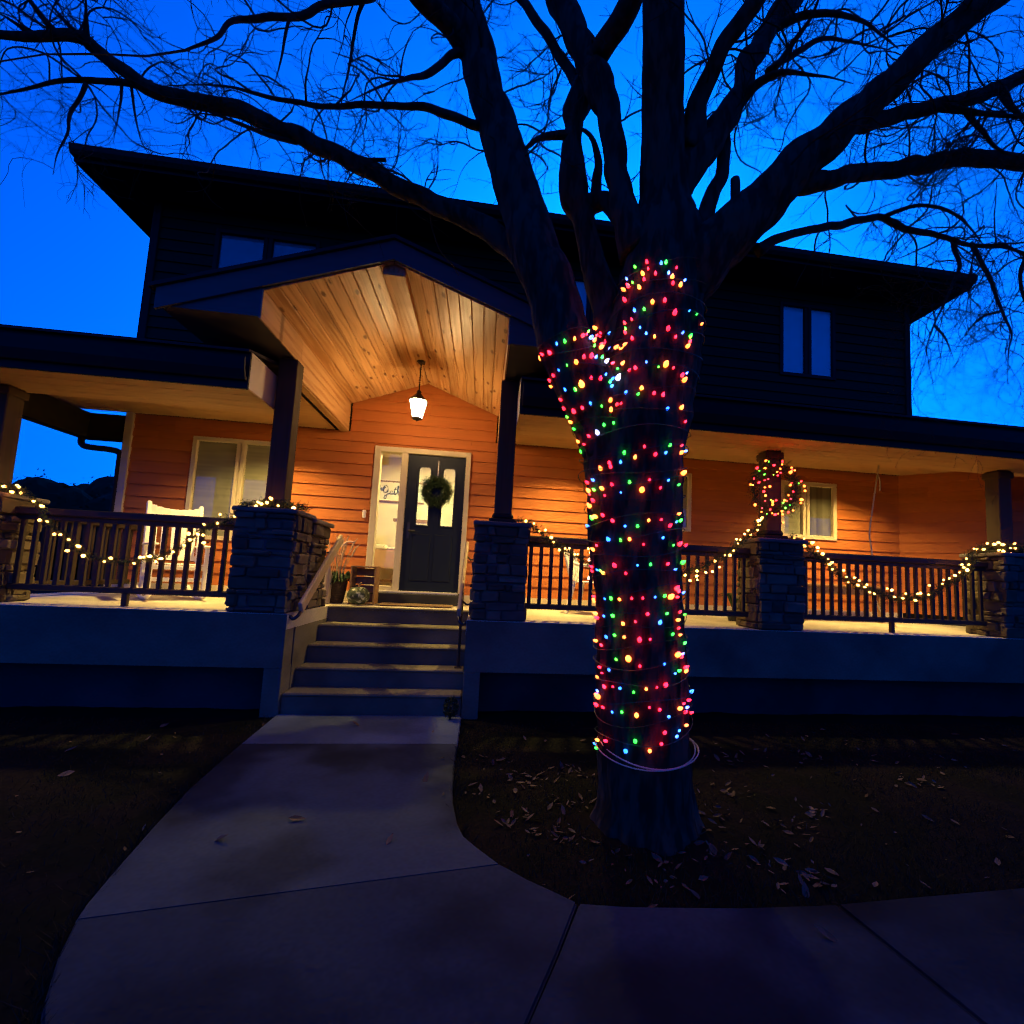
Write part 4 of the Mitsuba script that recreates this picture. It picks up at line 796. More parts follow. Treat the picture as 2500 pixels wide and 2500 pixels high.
WREATH = '3.15,5.3,2.874,y 3.191,5.3,2.868,g 3.253,5.3,2.831,r 3.359,5.3,2.881,r 3.356,5.3,2.849,y 3.045,5.3,2.779,r 3.143,5.3,2.786,y 3.076,5.3,2.753,g 3.334,5.3,2.795,y 3.473,5.3,2.82,y 3.485,5.3,2.799,r 3.514,5.3,2.79,y 3.461,5.3,2.762,y 3.293,5.3,2.754,y 3.339,5.3,2.749,r 3.302,5.3,2.715,r 3.25,5.3,2.719,g 3.134,5.3,2.713,g 3.183,5.3,2.662,r 3.008,5.3,2.655,r 3.14,5.3,2.647,r 3.069,5.3,2.613,r 2.969,5.3,2.583,y 2.995,5.3,2.581,y 3.206,5.3,2.578,y 3.142,5.3,2.564,y 3.131,5.3,2.515,r 3.152,5.3,2.469,y 3.148,5.3,2.407,r 3.216,5.3,2.424,g 3.241,5.3,2.404,y 3.239,5.3,2.37,y 3.284,5.3,2.424,r 3.473,5.3,2.637,r 3.461,5.3,2.612,y 3.594,5.3,2.667,r 3.564,5.3,2.641,g 3.634,5.3,2.615,w 3.643,5.3,2.559,w 3.495,5.3,2.538,r 3.436,5.3,2.493,y 3.464,5.3,2.452,r 3.418,5.3,2.425,r 3.387,5.3,2.431,y 3.365,5.3,2.398,g 3.455,5.3,2.377,g 3.399,5.3,2.342,g 3.594,5.3,2.451,w 3.591,5.3,2.412,w 3.491,5.3,2.32,y 3.432,5.3,2.294,r 3.363,5.3,2.266,y 3.353,5.3,2.3,y 3.308,5.3,2.27,y 3.271,5.3,2.256,r 3.235,5.3,2.271,y 3.21,5.3,2.31,r 3.168,5.3,2.261,g 3.11,5.3,2.321,r 3.103,5.3,2.278,y 3.025,5.3,2.353,y 3.372,5.3,2.173,y'

# ------------------------------------------------------------------ porch furniture
def place(ms, x, y, z, deg):
    m = join(ms) if isinstance(ms, list) else ms.copy()
    m.apply_transform(trimesh.transformations.rotation_matrix(math.radians(deg), [0, 0, 1]))
    m.apply_translation([x, y, z])
    return m

rc = thing('rocking_chair', 'white slat back rocking chair behind the left railing', 'rocking chair')
def R(ms): return place(ms, -3.70, 6.72, FZ, 38)
# local frame: x across, -y forwards
back = lambda u, z: (u, .23 + .20 * (z - .45), z)
for u in (-.27, .27):
    obj('back_post', R(beam(back(u, .10), back(u, 1.19), .05, .05, up=(0, 1, 0), c=.01)), M_WHITE, rc)
    obj('front_leg', R(beam((u, -.25, .08), (u, -.25, .64), .05, .05, up=(0, 1, 0))), M_WHITE, rc)
    obj('arm', R(cbox(u - .055, u + .055, -.31, .26, .64, .665, .012)), M_WHITE, rc)
    obj('rocker', R(tube(smooth_path([(u, -.46, .085), (u, -.2, .03), (u, .1, .022), (u, .4, .06), (u, .62, .13)], .05), .022, 8)), M_WHITE, rc)
    obj('side_rail', R(beam((u, -.25, .24), (u, .19, .24), .035, .05)), M_WHITE, rc)
head = []
for k in range(8):
    u0, u1 = -.26 + k * .065, -.195 + k * .065
    um = (u0 + u1) / 2
    zt = 1.115 + .045 * (abs(um) / .26) ** 2
    head.append(cbox(u0, u1 + .001, .345, .375, 1.01, zt, .003))
obj('head_rail', R(head), M_WHITE, rc)
for k in range(5):
    u = -.20 + k * .10
    obj('back_slat', R(beam(back(u, .47), back(u, 1.02), .055, .016, up=(0, 1, 0), c=.004)), M_WHITE, rc)
obj('lower_back_rail', R(beam(back(-.27, .50), back(.27, .50), .03, .06, up=(0, 0, 1))), M_WHITE, rc)
for k in range(6):
    y = -.27 + k * .085
    obj('seat_slat', R(cbox(-.27, .27, y, y + .072, .415, .435, .006)), M_WHITE, rc)
for z, y in ((.22, -.25), (.36, -.26)):
    obj('stretcher', R(cbox(-.27, .27, y - .015, y + .015, z, z + .05, .006)), M_WHITE, rc)

pc = thing('patio_chair', 'white plastic patio chair behind the railing, half hidden by the trunk', 'chair')
def Q(ms): return place(ms, 1.50, 6.86, FZ, 62)
for sx, sy in ((-1, -1), (1, -1), (-1, 1), (1, 1)):
    obj('leg', Q(beam((sx * .27, sy * .26, 0), (sx * .21, sy * .20 - .02, .43), .045, .05, up=(0, 1, 0), c=.012)), M_PLASTIC, pc)
obj('seat', Q([cbox(-.23, .23, -.25, .22, .42, .445, .012), cbox(-.23, .23, -.265, -.245, .37, .44, .008)]), M_PLASTIC, pc)
for sx in (-1, 1):
    obj('arm', Q([tube(smooth_path([(sx * .25, -.22, .43), (sx * .265, -.22, .60), (sx * .265, -.12, .655), (sx * .26, .10, .66), (sx * .23, .25, .70)], .03), .022, 8)]), M_PLASTIC, pc, smooth=50)
obj('back_frame', Q([tube(smooth_path([(-.22, .22, .43), (-.23, .27, .62), (-.21, .32, .80), (-.12, .345, .87), (0, .35, .885), (.12, .345, .87), (.21, .32, .80), (.23, .27, .62), (.22, .22, .43)], .03), .022, 8)]), M_PLASTIC, pc, smooth=50)
for k in range(5):
    u = -.14 + k * .07
    obj('back_slat', Q(beam((u, .23, .45), (u, .335, .87), .035, .012, up=(0, 1, 0), c=.003)), M_PLASTIC, pc)

bn = thing('wooden_bench', 'low brown wooden bench against the wall behind the right railing', 'bench')
for k in range(4):
    obj('seat_slat', cbox(4.85, 6.30, 7.12 + k * .10, 7.21 + k * .10, 1.485, 1.515, .006), M_WOOD, bn)
obj('apron', cbox(4.90, 6.25, 7.15, 7.18, 1.37, 1.48), M_WOOD, bn)
for xx in (4.93, 6.20):
    for yy in (7.17, 7.46):
        obj('leg', cbox(xx - .03, xx + .03, yy - .03, yy + .03, FZ, 1.485), M_WOOD, bn)

# ------------------------------------------------------------------ by the door
single('door_mat', cbox(-1.35, -.38, 6.92, 7.34, FZ + .004, FZ + .022, .006), M_MAT, 'flat coir mat on the porch floor before the door', 'mat')
single('door_bell', [cbox(-1.795, -1.745, 7.655, 7.69, 2.165, 2.285, .008), cbox(-1.782, -1.758, 7.648, 7.656, 2.20, 2.25, .004)], M_WHITE, 'small pale doorbell on the siding left of the sidelight', 'doorbell')
cr = thing('wooden_crate', 'upright open wooden crate beside the door', 'crate')
cx0, cx1, cy0, cy1, cz0, cz1 = -1.735, -1.405, 7.04, 7.30, FZ + .004, 1.462
obj('side_panel', cbox(cx0, cx0 + .022, cy0, cy1, cz0, cz1), M_WOOD, cr)
obj('side_panel', cbox(cx1 - .022, cx1, cy0, cy1, cz0, cz1), M_WOOD, cr)
obj('top_panel', cbox(cx0 + .022, cx1 - .022, cy0, cy1, cz1 - .022, cz1), M_WOOD, cr)
obj('bottom_panel', cbox(cx0 + .022, cx1 - .022, cy0, cy1, cz0, cz0 + .022), M_WOOD, cr)
for k in range(4):
    obj('back_slat', cbox(cx0 + .022, cx1 - .022, cy1 - .014, cy1, cz0 + .03 + k * .115, cz0 + .13 + k * .115, .003), M_WOOD, cr)
def gourd(x, y, z, r, squash, n=9):
    m = trimesh.creation.icosphere(subdivisions=3, radius=1.0)
    v = np.array(m.vertices)
    a = np.arctan2(v[:, 1], v[:, 0])
    rad = 1 - .07 * np.abs(np.sin(n * a / 2)) ** .6 * (1 - v[:, 2] ** 2)
    v = v * rad[:, None] * [r, r, r * squash]
    v[:, 2] -= .12 * r * np.exp(-8 * (v[:, 0] ** 2 + v[:, 1] ** 2) / r ** 2) * np.sign(v[:, 2])
    return trimesh.Trimesh(v + [x, y, z], m.faces, process=False)
gd = thing('mottled_gourd', 'round mottled dark green gourd in front of the wooden crate', 'gourd')
def mott(p, n, uv):
    return mix((.035, .05, .03), (.30, .33, .26), smoothstep(.55, .66, fbm(p.x * 26, p.y * 26, p.z * 26, 3)))
obj('body', gourd(-1.58, 6.90, 1.075, .145, .86), mat('gourd_skin', mikit.proc(mott), .5, .35), gd, smooth=True)
obj('stalk', tube([(-1.58, 6.90, 1.18), (-1.57, 6.90, 1.22), (-1.55, 6.89, 1.245)], [.016, .011, .012], 7), M_WOOD, gd)
tp = thing('grass_planter', 'dark basket planter with dried pampas stems left of the crate', 'planter')
obj('pot', lathe([(0, FZ + .006), (.10, FZ + .006), (.125, 1.10), (.14, 1.25), (.148, 1.26), (.132, 1.26), (.12, 1.22), (0, 1.22)], (-1.93, 7.15, 0), 20), mat('wicker', mikit.proc(lambda p, n, uv: mix((.10, .065, .035), (.03, .02, .012), noise(p.x * 40, p.y * 40, p.z * 70))), .8, .2), tp, smooth=40)
r = random.Random(5)
st, fl = [], []
for k in range(26):
    a, l = r.uniform(0, 6.28), r.uniform(.35, .62)
    e = np.array([math.cos(a), math.sin(a) * .5, 0]) * r.uniform(.03, .17)
    b = np.array([-1.93, 7.15, 1.21]) + e * .25
    pts = [b, b + e * .4 + [0, 0, l * .5], b + e + [0, 0, l]]
    st.append(tube(smooth_path(pts, .06), [.003], 5))
    if k < 11:
        q = smooth_path([b + e * .75 + [0, 0, l * .76], b + e + [0, 0, l], b + e * 1.35 + [0, 0, l + .07]], .02)
        fl.append(tube(q, np.interp(np.linspace(0, 1, len(q)), [0, .4, 1], [.004, .014, .002]), 6, rough=.5, seed=k))
obj('stem', st, M_RAILWOOD, tp)
obj('plume', fl, mat('plume', (.50, .36, .24), .9, .1), tp)
lf = []
for k in range(60):
    a = r.uniform(0, 6.28)
    e = np.array([math.cos(a), math.sin(a), 0])
    b = np.array([-1.88, 7.10, 1.22])
    lf.append(tube([b + e * .04, b + e * .11 + [0, 0, r.uniform(.03, .16)], b + e * .17 + [0, 0, r.uniform(-.03, .10)]], [.004, .011, .002], 4))
obj('foliage', lf, M_NEEDLE, tp)
single('pale_feather', [tube(smooth_path([(-1.86, 7.0, 1.70), (-1.82, 7.0, 1.755), (-1.77, 7.0, 1.775), (-1.72, 7.0, 1.77)], .01), np.array([.006, .02, .024, .024, .02, .018, .014, .01, .008, .006, .004, .003, .003, .003, .003, .003, .003, .003])[:len(smooth_path([(-1.86, 7.0, 1.70), (-1.82, 7.0, 1.755), (-1.77, 7.0, 1.775), (-1.72, 7.0, 1.77)], .01))] if False else .012, 7), tube([(-1.92, 7.05, 1.25), (-1.90, 7.02, 1.5), (-1.86, 7.0, 1.70)], .003, 5)], mat('feather', (.66, .48, .36), .9, .1), 'single pale plume leaning right of the pampas stems', 'plume')
vs = thing('glass_bottle', 'tall thin pale bottle standing before the basket planter', 'bottle')
obj('body', lathe([(0, FZ + .006), (.05, FZ + .006), (.055, 1.02), (.055, 1.32), (.02, 1.46), (.018, 1.60), (.022, 1.62), (.014, 1.62), (.014, 1.46), (0, 1.45)], (-2.00, 6.98, 0), 16), mat('bottle_glaze', (.34, .27, .22), .25, .5), vs, smooth=50)
sh = thing('round_shrub', 'small dark round shrub at the right end of the bottom step', 'shrub')
c = np.random.default_rng(3).normal(0, 1, (420, 3))
c = c / np.linalg.norm(c, axis=1, keepdims=True) * np.random.default_rng(4).uniform(.4, 1, (420, 1)) ** .5 * [.075, .075, .105] + [-.225, 5.16, .115]
obj('foliage', leaf_mesh(c, .016, 9, 1.5), mat('shrub_leaf', (.035, .04, .012), .7, .2), sh)
obj('stem', tube([(-.225, 5.16, -.02), (-.225, 5.16, .12)], .01, 6), M_TWIG, sh)
sp = thing('strappy_plant', 'dark potted plant with strappy leaves beside the wreath pillar', 'plant')
obj('pot', lathe([(0, FZ + .006), (.08, FZ + .006), (.10, 1.09), (.09, 1.09), (0, 1.07)], (3.42, 6.5, 0), 16), M_FOUND, sp, smooth=40)
for k in range(9):
    a, l = k * .7 + r.uniform(-.2, .2), r.uniform(.22, .40)
    e = np.array([math.cos(a), math.sin(a), 0])
    q = smooth_path([np.array([3.42, 6.5, 1.06]), np.array([3.42, 6.5, 1.08 + l * .75]) + e * .10, np.array([3.42, 6.5, 1.05 + l * .8]) + e * .22], .05)
    obj('leaf', tube(q, np.interp(np.linspace(0, 1, len(q)), [0, .5, 1], [.008, .018, .002]), 5), M_NEEDLE, sp)

# ------------------------------------------------------------------ greenery helpers
def sprigs(centres, tangents, radius, length, per, seed, width=.0035):
    """Fir needles: thin triangles springing from a centre line."""
    r = np.random.default_rng(seed)
    n = len(centres) * per
    c = np.repeat(centres, per, 0)
    t = np.repeat(tangents, per, 0)
    d = r.normal(0, 1, (n, 3)) + t * r.uniform(.1, .8, (n, 1))
    d /= np.linalg.norm(d, axis=1, keepdims=True)
    b = c + r.normal(0, 1, (n, 3)) * radius * .45
    l = r.uniform(.5, 1.2, (n, 1)) * length
    s = np.cross(d, r.normal(0, 1, (n, 3)))
    s /= np.linalg.norm(s, axis=1, keepdims=True)
    v = np.stack([b - s * width, b + s * width, b + d * l], 1).reshape(-1, 3)
    return trimesh.Trimesh(v, np.arange(3 * n).reshape(-1, 3), process=False)

def tangents(p):
    t = np.gradient(p, axis=0)
    return t / (np.linalg.norm(t, axis=1, keepdims=True) + 1e-9)

BULB = {'r': (13.0, .07, .14), 'g': (.13, 7.0, .15), 'y': (11.0, 1.15, .08), 'b': (.09, .95, 8.0), 'w': (1.6, 1.7, 4.0)}
WARMC = (16.0, 5.0, .75)
def drop(r=.0098, h=.028):
    return lathe([(0, -h * .35), (r * .75, -h * .28), (r, 0), (r * .8, h * .3), (r * .3, h * .58), (0, h * .65)], (0, 0, 0), 8)
PLY_BULB = mikit.ply(drop(), 'bulb_glass', smooth=True)
PLY_WARM = mikit.ply(drop(.0112, .028), 'bulb_glass', smooth=True)
PLY_SOCK = mikit.ply(lathe([(0, -.022), (.0055, -.022), (.0062, -.008), (0, -.008)], (0, 0, 0), 6), M_SOCKET)

def aim(p, d, k):
    """A frame at p with its z axis along d."""
    d = np.array(d, float)
    d /= np.linalg.norm(d)
    a = np.cross(d, [.3, .9, .1])
    a /= np.linalg.norm(a)
    b = np.cross(d, a)
    m = np.eye(4)
    m[:3, 0], m[:3, 1], m[:3, 2], m[:3, 3] = a * k, b * k, d * k, p
    return T(m)

def bulb(parent, p, d, col, rr, warm=False):
    k = rr.uniform(.72, 1.2) * rr.choice([1, 1, 1, 1.3]) * (.86 if col[0] < 1 else 1.22 if col[1] > .5 else .95)
    f = rr.uniform(.7, 1.25) * (rr.choice([1, 1, 1, 1, 1.5]))
    key = obj('bulb', PLY_WARM if warm else PLY_BULB, None, parent, to_world=aim(p, d, k), emitter=glow([c * f for c in col], .4))
    return aim(np.array(p) - np.array(d) * .006 * k, d, k)

def parse(s):
    out = []
    for t in s.split():
        f = t.split(',')
        out.append((np.array([float(a) for a in f[:3]]), f[3] if len(f) > 3 else None))
    return out

def socket_mesh(frames):
    base = lathe([(0, -.022), (.0055, -.022), (.0062, -.008), (0, -.008)], (0, 0, 0), 6)
    ms = []
    for f in frames:
        m = base.copy()
        m.apply_transform(np.array(f.matrix))
        ms.append(m)
    return ms

# ---- wreath on the door
dw = thing('door_wreath', 'dark green unlit wreath hanging on the front door', 'wreath')
t = np.linspace(0, 2 * np.pi, 90, endpoint=False)
ring = np.stack([-.752 + .16 * np.cos(t), 0 * t + 7.62, 2.625 + .16 * np.sin(t)], 1)
obj('foliage', sprigs(ring, tangents(ring), .075, .085, 44, 21), M_NEEDLE, dw)
obj('ring', tube(np.vstack([ring, ring[:1]]), .012, 6), M_TWIG, dw)
obj('hanger', [cbox(-.758, -.742, 7.672, 7.69, 2.80, 3.10, .002), cbox(-.758, -.742, 7.66, 7.69, 3.095, 3.105, .002)], mat('pale_metal', (.7, .66, .55), .3, .5), dw)

# ---- garlands with warm lights
rr = random.Random(77)
def garland(key, label, line, radius=.045, per=22, group='warm lit garlands on the porch'):
    g = thing('lit_garland', label, 'garland', group)
    p = smooth_path(line, .03)
    p = p + (meshkit.noise(np.stack([p[:, 0] * 9, p[:, 2] * 9, 0 * p[:, 0] + 3], -1), 5)[:, None] - .5) * [.0, .03, .04]
    obj('foliage', sprigs(p, tangents(p), radius, .055, per, len(p)), M_NEEDLE, g)
    obj('wire', tube(p, .0035, 5), M_WIRE, g)
    fr = []
    for q, _ in parse(WARM[key]):
        q = q + [0, rr.uniform(-.03, .02), 0]
        d = np.array([rr.uniform(-1, 1), -1.0, rr.uniform(-.6, 1)])
        fr.append(bulb(g, q, d / np.linalg.norm(d), WARMC, rr, True))
    obj('socket', socket_mesh(fr), M_SOCKET, g, kind='stuff')
    return g
garland('left', 'thin dark garland with sparse warm lights over the left railing', [(-4.62, 5.38, 2.02), (-4.45, 5.36, 2.03), (-4.35, 5.36, 2.0), (-4.2, 5.37, 1.89), (-4.1, 5.38, 1.74), (-3.95, 5.38, 1.60), (-3.75, 5.38, 1.46), (-3.5, 5.38, 1.385), (-3.25, 5.38, 1.41), (-3.0, 5.38, 1.50), (-2.85, 5.38, 1.64), (-2.7, 5.37, 1.76), (-2.5, 5.36, 1.86), (-2.4, 5.30, 1.96), (-2.3, 5.30, 2.02)], .032, 26)
garland('p1', 'short garland tuft with warm lights on the pillar left of the steps', [(-2.40, 5.36, 2.01), (-2.28, 5.40, 2.03), (-2.15, 5.40, 2.03), (-2.0, 5.40, 2.02), (-1.92, 5.44, 2.02), (-1.90, 5.6, 2.02)], .05, 40)
garland('mid', 'garland of warm lights sagging behind the tree trunk', [(.36, 5.36, 2.0), (.47, 5.36, 1.98), (.60, 5.36, 1.90), (.72, 5.36, 1.80), (.90, 5.37, 1.70), (1.15, 5.38, 1.60), (1.5, 5.38, 1.47), (1.75, 5.38, 1.43), (2.05, 5.38, 1.49), (2.30, 5.38, 1.58), (2.55, 5.37, 1.68), (2.75, 5.36, 1.80), (2.92, 5.36, 1.94), (3.05, 5.34, 2.06), (3.16, 5.32, 2.2)], .045, 38)
garland('right', 'full swag of warm lights over the right railing', [(3.50, 5.36, 2.01), (3.62, 5.36, 1.97), (3.76, 5.36, 1.88), (3.95, 5.37, 1.76), (4.15, 5.38, 1.60), (4.45, 5.38, 1.48), (4.75, 5.38, 1.39), (5.0, 5.38, 1.36), (5.25, 5.38, 1.41), (5.5, 5.38, 1.52), (5.7, 5.37, 1.64), (5.82, 5.36, 1.76), (5.9, 5.36, 1.88)], .05, 44)
garland('p4', 'warm lit garland on top of the pillar at the right edge', [(5.85, 5.36, 1.92), (6.0, 5.36, 2.0), (6.2, 5.38, 2.06), (6.4, 5.38, 2.06), (6.6, 5.38, 2.05), (6.85, 5.42, 2.02)], .055, 44)

# ---- lit wreath on the pillar post
lw = thing('lit_wreath', 'round wreath of red, green and gold lights on the porch post', 'wreath')
t = np.linspace(0, 2 * np.pi, 80, endpoint=False)
ring = np.stack([3.30 + .265 * np.cos(t), 5.36 + 0 * t, 2.575 + .265 * np.sin(t)], 1)
obj('foliage', sprigs(ring, tangents(ring), .06, .075, 26, 31), M_NEEDLE, lw)
obj('ring', tube(np.vstack([ring, ring[:1]]), .007, 6), M_WIRE, lw)
fr = []
for p, c in parse(WREATH):
    c = 'y' if c == 'w' else c
    d = np.array([rr.uniform(-1, 1), -1.0, rr.uniform(-.5, 1)])
    fr.append(bulb(lw, p, d / np.linalg.norm(d), BULB[c], rr, True))
obj('socket', socket_mesh(fr), M_SOCKET, lw, kind='stuff')

hc = thing('electric_cord', 'pale electric cord dangling from the porch ceiling light', 'cord')
obj('cord', tube(smooth_path([(5.66, 6.50, 3.37), (5.64, 6.5, 3.27), (5.60, 6.5, 3.05), (5.53, 6.5, 2.65), (5.472, 6.5, 2.279), (5.49, 6.5, 2.10), (5.505, 6.5, 1.96), (5.51, 6.5, 1.6), (5.56, 6.45, 1.2), (5.7, 6.3, .96)], .05), .011, 7), M_CORD, hc, smooth=50)
obj('loop', tube(smooth_path([(5.615, 6.49, 3.12), (5.645, 6.49, 3.05), (5.65, 6.49, 2.95), (5.645, 6.49, 2.90)], .03), .010, 7), M_CORD, hc, smooth=50)
# ------------------------------------------------------------------ the tree
tree = thing('bare_tree', 'big bare forked tree before the porch, trunk wound with coloured lights', 'tree')
NAMES = {'trunk': 'trunk'}
TW = []
rng_t = np.random.default_rng(5)
for k, (name, pts) in enumerate(LIMBS.items()):
    a = np.array(pts)
    r0 = a[:, 3].max()
    s = smooth_path(a, .03 if r0 > .12 else .045)
    P_, R_ = s[:, :3], np.maximum(s[:, 3], .0022)
    if name not in ('trunk', 'stub', 'I5', 'B', 'B2', 'F', 'A', 'A2', 'C', 'C2', 'C3', 'E', 'E2', 'G', 'H1', 'H2', 'I', 'J'):
        u = np.linspace(0, 1, len(R_))
        R_ = np.maximum(R_ * np.interp(u, [0, .35, 1], [1, .85, .18]), .0016)
    wob = (np.stack([meshkit.noise(P_ * 6.5 + 7 * c + k, c) for c in range(3)], -1) - .5) * np.minimum(R_[:, None] * .95, .035)
    if name == 'trunk':
        R_ = R_ * (1 + .03 * np.exp(-np.maximum(P_[:, 2] + .02, 0) / .07))
        wob[:] = 0
    sides = 56 if name == 'trunk' else 28 if r0 > .09 else 14 if r0 > .03 else 8
    m = tube(P_ + wob, R_, sides, rough=.13 if r0 > .03 else .20, seed=k)
    if name == 'trunk':
        v = np.array(m.vertices)
        dx, dy = v[:, 0] - 1.02, v[:, 1] - 3.1
        a_ = np.arctan2(dy, dx)
        f = np.exp(-np.maximum(v[:, 2] + .03, 0) / .10) * (.018 + .045 * np.maximum(np.cos(5 * a_ + 1.1), 0) ** 1.5 + .03 * np.maximum(np.cos(3 * a_ + 4), 0) ** 2)
        rr0 = np.hypot(dx, dy) + 1e-9
        v[:, 0] += dx / rr0 * f
        v[:, 1] += dy / rr0 * f
        m = trimesh.Trimesh(v, m.faces, process=False)
    obj('trunk' if name == 'trunk' else 'stub' if name == 'stub' else 'limb' if r0 > .05 else 'branch', m, M_BARK, tree, smooth=True)
    # limbs that leave the picture go on and taper out
    if name in ('trunk', 'A', 'A2', 'C', 'C2', 'C3', 'E', 'E2', 'G', 'H1', 'H2', 'I', 'J'):
        d = (a[-1, :3] - a[-2, :3]) / np.linalg.norm(a[-1, :3] - a[-2, :3])
        p, rr_, ext = a[-1, :3].copy(), a[-1, 3], [a[-1].copy()]
        for q in range(12):
            d = d + rng_t.normal(0, .12, 3) + [0, 0, .03]
            d /= np.linalg.norm(d)
            p = p + d * .26
            rr_ *= .82
            ext.append(np.array([*p, rr_]))
        ext = np.array(ext)
        obj('limb' if r0 > .05 else 'branch', tube(ext[:, :3], ext[:, 3], 10, rough=.1, seed=k), M_BARK, tree, smooth=True)
        TW.append((ext, 1.0))
    if name not in ('trunk', 'stub', 'B', 'B2', 'B3', 'F'):
        TW.append((s[:, :4], {'A': .5, 'G': .55, 'C': .6, 'E': .7, 'E2': .7, 'H5': 1.6, 'H6': 1.6, 'H7': 1.6, 'H8': 1.6, 'H9': 1.6}.get(name, 1.0)))

tv, tf, nv = [], [], 0
def add_twig(P_, r0, r1):
    global nv
    n = len(P_)
    sides = 3 if r0 < .004 else 4
    t = np.gradient(P_, axis=0)
    t /= np.linalg.norm(t, axis=1, keepdims=True) + 1e-9
    a = np.cross(t, [.31, .87, .38])
    a /= np.linalg.norm(a, axis=1, keepdims=True) + 1e-9
    b = np.cross(t, a)
    ang = np.arange(sides) * 2 * np.pi / sides
    rad = np.linspace(r0, r1, n)[:, None, None]
    v = P_[:, None] + rad * (np.cos(ang)[None, :, None] * a[:, None] + np.sin(ang)[None, :, None] * b[:, None])
    i, j = np.meshgrid(np.arange(n - 1), np.arange(sides), indexing='ij')
    q = np.stack([i * sides + j, i * sides + (j + 1) % sides, (i + 1) * sides + (j + 1) % sides, (i + 1) * sides + j], -1).reshape(-1, 4) + nv
    tv.append(v.reshape(-1, 3))
    tf.append(np.vstack([q[:, [0, 1, 2]], q[:, [0, 2, 3]]]))
    nv += n * sides

def grow(p, d, length, r, level, droop):
    if p[2] < 4.1 and p[0] < 3.0:
        return
    n = max(4, int(length / .05))
    step = length / n
    pts = [p]
    kink = rng_t.normal(0, .16, 3)
    for k in range(n):
        kink = .70 * kink + rng_t.normal(0, .30, 3)
        d = d + kink * .55 + [0, 0, droop]
        d = d / np.linalg.norm(d)
        p = p + d * step
        pts.append(p)
    pts = np.array(pts)
    add_twig(pts, r, max(r * .35, .0009))
    if level < 3:
        for q in range(rng_t.poisson([6.5, 4.0, 1.1][level] * length / [1.0, .5, .25][level])):
            k = rng_t.integers(1, n)
            side = rng_t.normal(0, 1, 3)
            dd = (pts[k + 1] - pts[k]) / step
            nd = dd * rng_t.uniform(.35, .9) + .75 * side / np.linalg.norm(side)
            nd /= np.linalg.norm(nd)
            grow(pts[k], nd, length * rng_t.uniform(.28, .6), max(r * .52, .0010), level + 1, rng_t.normal(-.02, .04))

for s, dens in TW:
    P_, R_ = s[:, :3], s[:, 3]
    seg = np.linalg.norm(np.diff(P_, axis=0), axis=1)
    total = seg.sum()
    cum = np.concatenate([[0], np.cumsum(seg)])
    for q in range(rng_t.poisson(5.6 * dens * total)):
        u = rng_t.uniform(.12, 1) * total
        k = min(np.searchsorted(cum, u), len(P_) - 2)
        if P_[k, 2] < 2.6:
            continue
        dd = (P_[k + 1] - P_[k]) / (seg[k] + 1e-9)
        side = rng_t.normal(0, 1, 3) + [0, 0, .1]
        nd = dd * rng_t.uniform(.1, .8) + side / np.linalg.norm(side)
        nd /= np.linalg.norm(nd)
        grow(P_[k] + nd * R_[k] * .6, nd, rng_t.uniform(.35, 1.05), min(.0078, max(.0022, R_[k] * .32)), 0, rng_t.normal(-.03, .05))
obj('twigs', trimesh.Trimesh(np.vstack(tv), np.vstack(tf), process=False), M_TWIG, tree, kind='stuff')

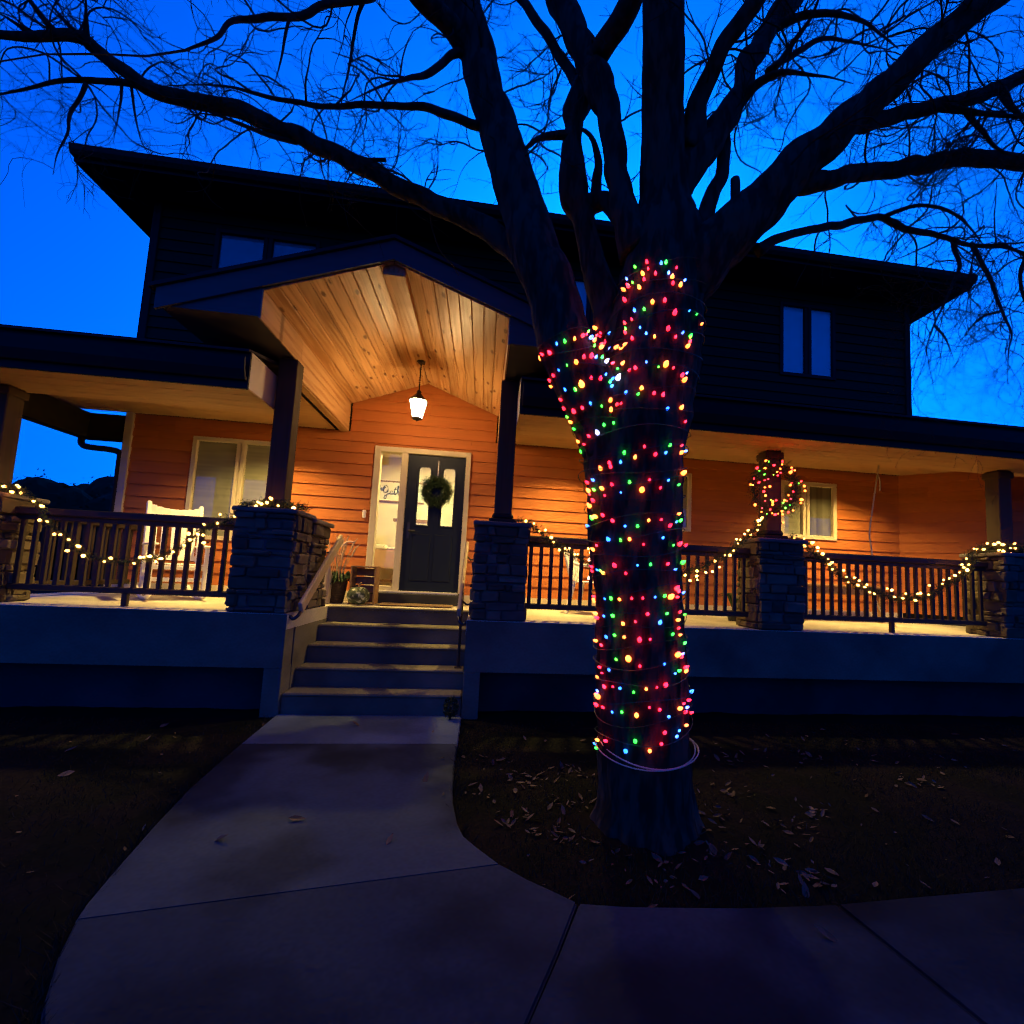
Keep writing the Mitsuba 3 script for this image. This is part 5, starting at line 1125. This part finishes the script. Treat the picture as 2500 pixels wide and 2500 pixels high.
# ---- strings of coloured bulbs round the trunk and the forks
AX = np.array(LIMBS['trunk'])
ARM = np.array(LIMBS['A'])
def axis_at(table, z):
    o = np.argsort(table[:, 2])
    t = table[o]
    return np.array([np.interp(z, t[:, 2], t[:, c]) for c in (0, 1, 3)])
WRAPS = {'low': ('string of coloured bulbs wound round the lower trunk', AX, (.47, 2.06), 15), 'up': ('string of coloured bulbs on the upper trunk and right fork', AX, (2.0, 3.5), 12),
         'arm': ('string of coloured bulbs wrapped over the left fork', ARM, (2.05, 2.95), 9)}
for key, (label, table, (za, zb), turns) in WRAPS.items():
    ls = thing('light_string', label, 'light string', 'coloured light strings on the tree')
    z = np.linspace(za, zb, turns * 40)
    th = np.linspace(0, 2 * np.pi * turns, len(z))
    c = np.array([axis_at(table, q) for q in z])
    zz = z + .03 * np.sin(th + 1.1) + .02 * np.sin(2.3 * th)
    rad = c[:, 2] * 1.06 + .008
    w = np.stack([c[:, 0] + rad * np.cos(th), c[:, 1] + rad * np.sin(th), zz], 1)
    obj('wire', tube(w, .0028, 4), M_WIRE, ls)
    fr = []
    pts = parse(BULBS[key])
    for p, col in pts:
        a = axis_at(table, p[2])
        d = np.array([p[0] - a[0], p[1] - a[1], rr.uniform(.05, .35)])
        d /= np.linalg.norm(d) + 1e-9
        fr.append(bulb(ls, p + d * .012, d, BULB[col], rr))
    obj('socket', socket_mesh(fr), M_SOCKET, ls, kind='stuff')
    # the far side of the wrap, out of the photograph's sight
    back = []
    for q in range(0, len(z), 13):
        if np.sin(th[q]) > .25:
            m = drop()
            m.apply_translation(w[q] + np.array([np.cos(th[q]), np.sin(th[q]), 0]) * .012)
            back.append(m)
    obj('rear_bulb', back, M_BULB, ls, smooth=True, kind='stuff', emitter=glow((4.0, 1.6, .9), 2.0))

ec = thing('extension_cord', 'loose pale cord looped round the trunk below the lights', 'cord')
t = np.linspace(-.35, 2 * np.pi + .5, 90)
A0 = axis_at(AX, .42)
loop = np.stack([A0[0] + .015 + .292 * np.cos(t), A0[1] + .29 * np.sin(t), .445 + .012 * np.cos(2 * t) - .045 * np.clip(-np.sin(t), 0, 1)], 1)
obj('cord', tube(loop, .0045, 6), M_CORD, ec)
obj('cord', tube(loop * [1, 1, 1] + np.stack([.02 * np.cos(t), .02 * np.sin(t), -.012 + .02 * np.sin(t * 1.5)], 1), .0040, 6), M_CORD, ec)

# ------------------------------------------------------------------ far trees seen under the porch roof
r = np.random.default_rng(8)
cs, cores = [], []
for k in range(120):
    x, y = r.uniform(-62, -14), r.uniform(30, 36)
    hgt = r.uniform(5.0, 6.3) + (.5 if k % 7 == 0 else 0)
    m = trimesh.creation.icosphere(subdivisions=3)
    v = np.array(m.vertices)
    v = v * (1 + .55 * (meshkit.fbm(v * 2.3 + k, 4, k)[:, None] - .5)) * [2.5, 2.0, hgt * .46] + [x, y, hgt * .46]
    cores.append(trimesh.Trimesh(v, m.faces, process=False))
    o = r.choice(len(v), 420)
    cs.append(v[o] + r.normal(0, .26, (420, 3)))
single('far_treeline', cores + [leaf_mesh(np.vstack(cs), .11, 6, 1.2)], mat('far_foliage', (.02, .028, .015), .9, .05), 'dark line of far trees under the left end of the porch roof', 'trees', kind='stuff')
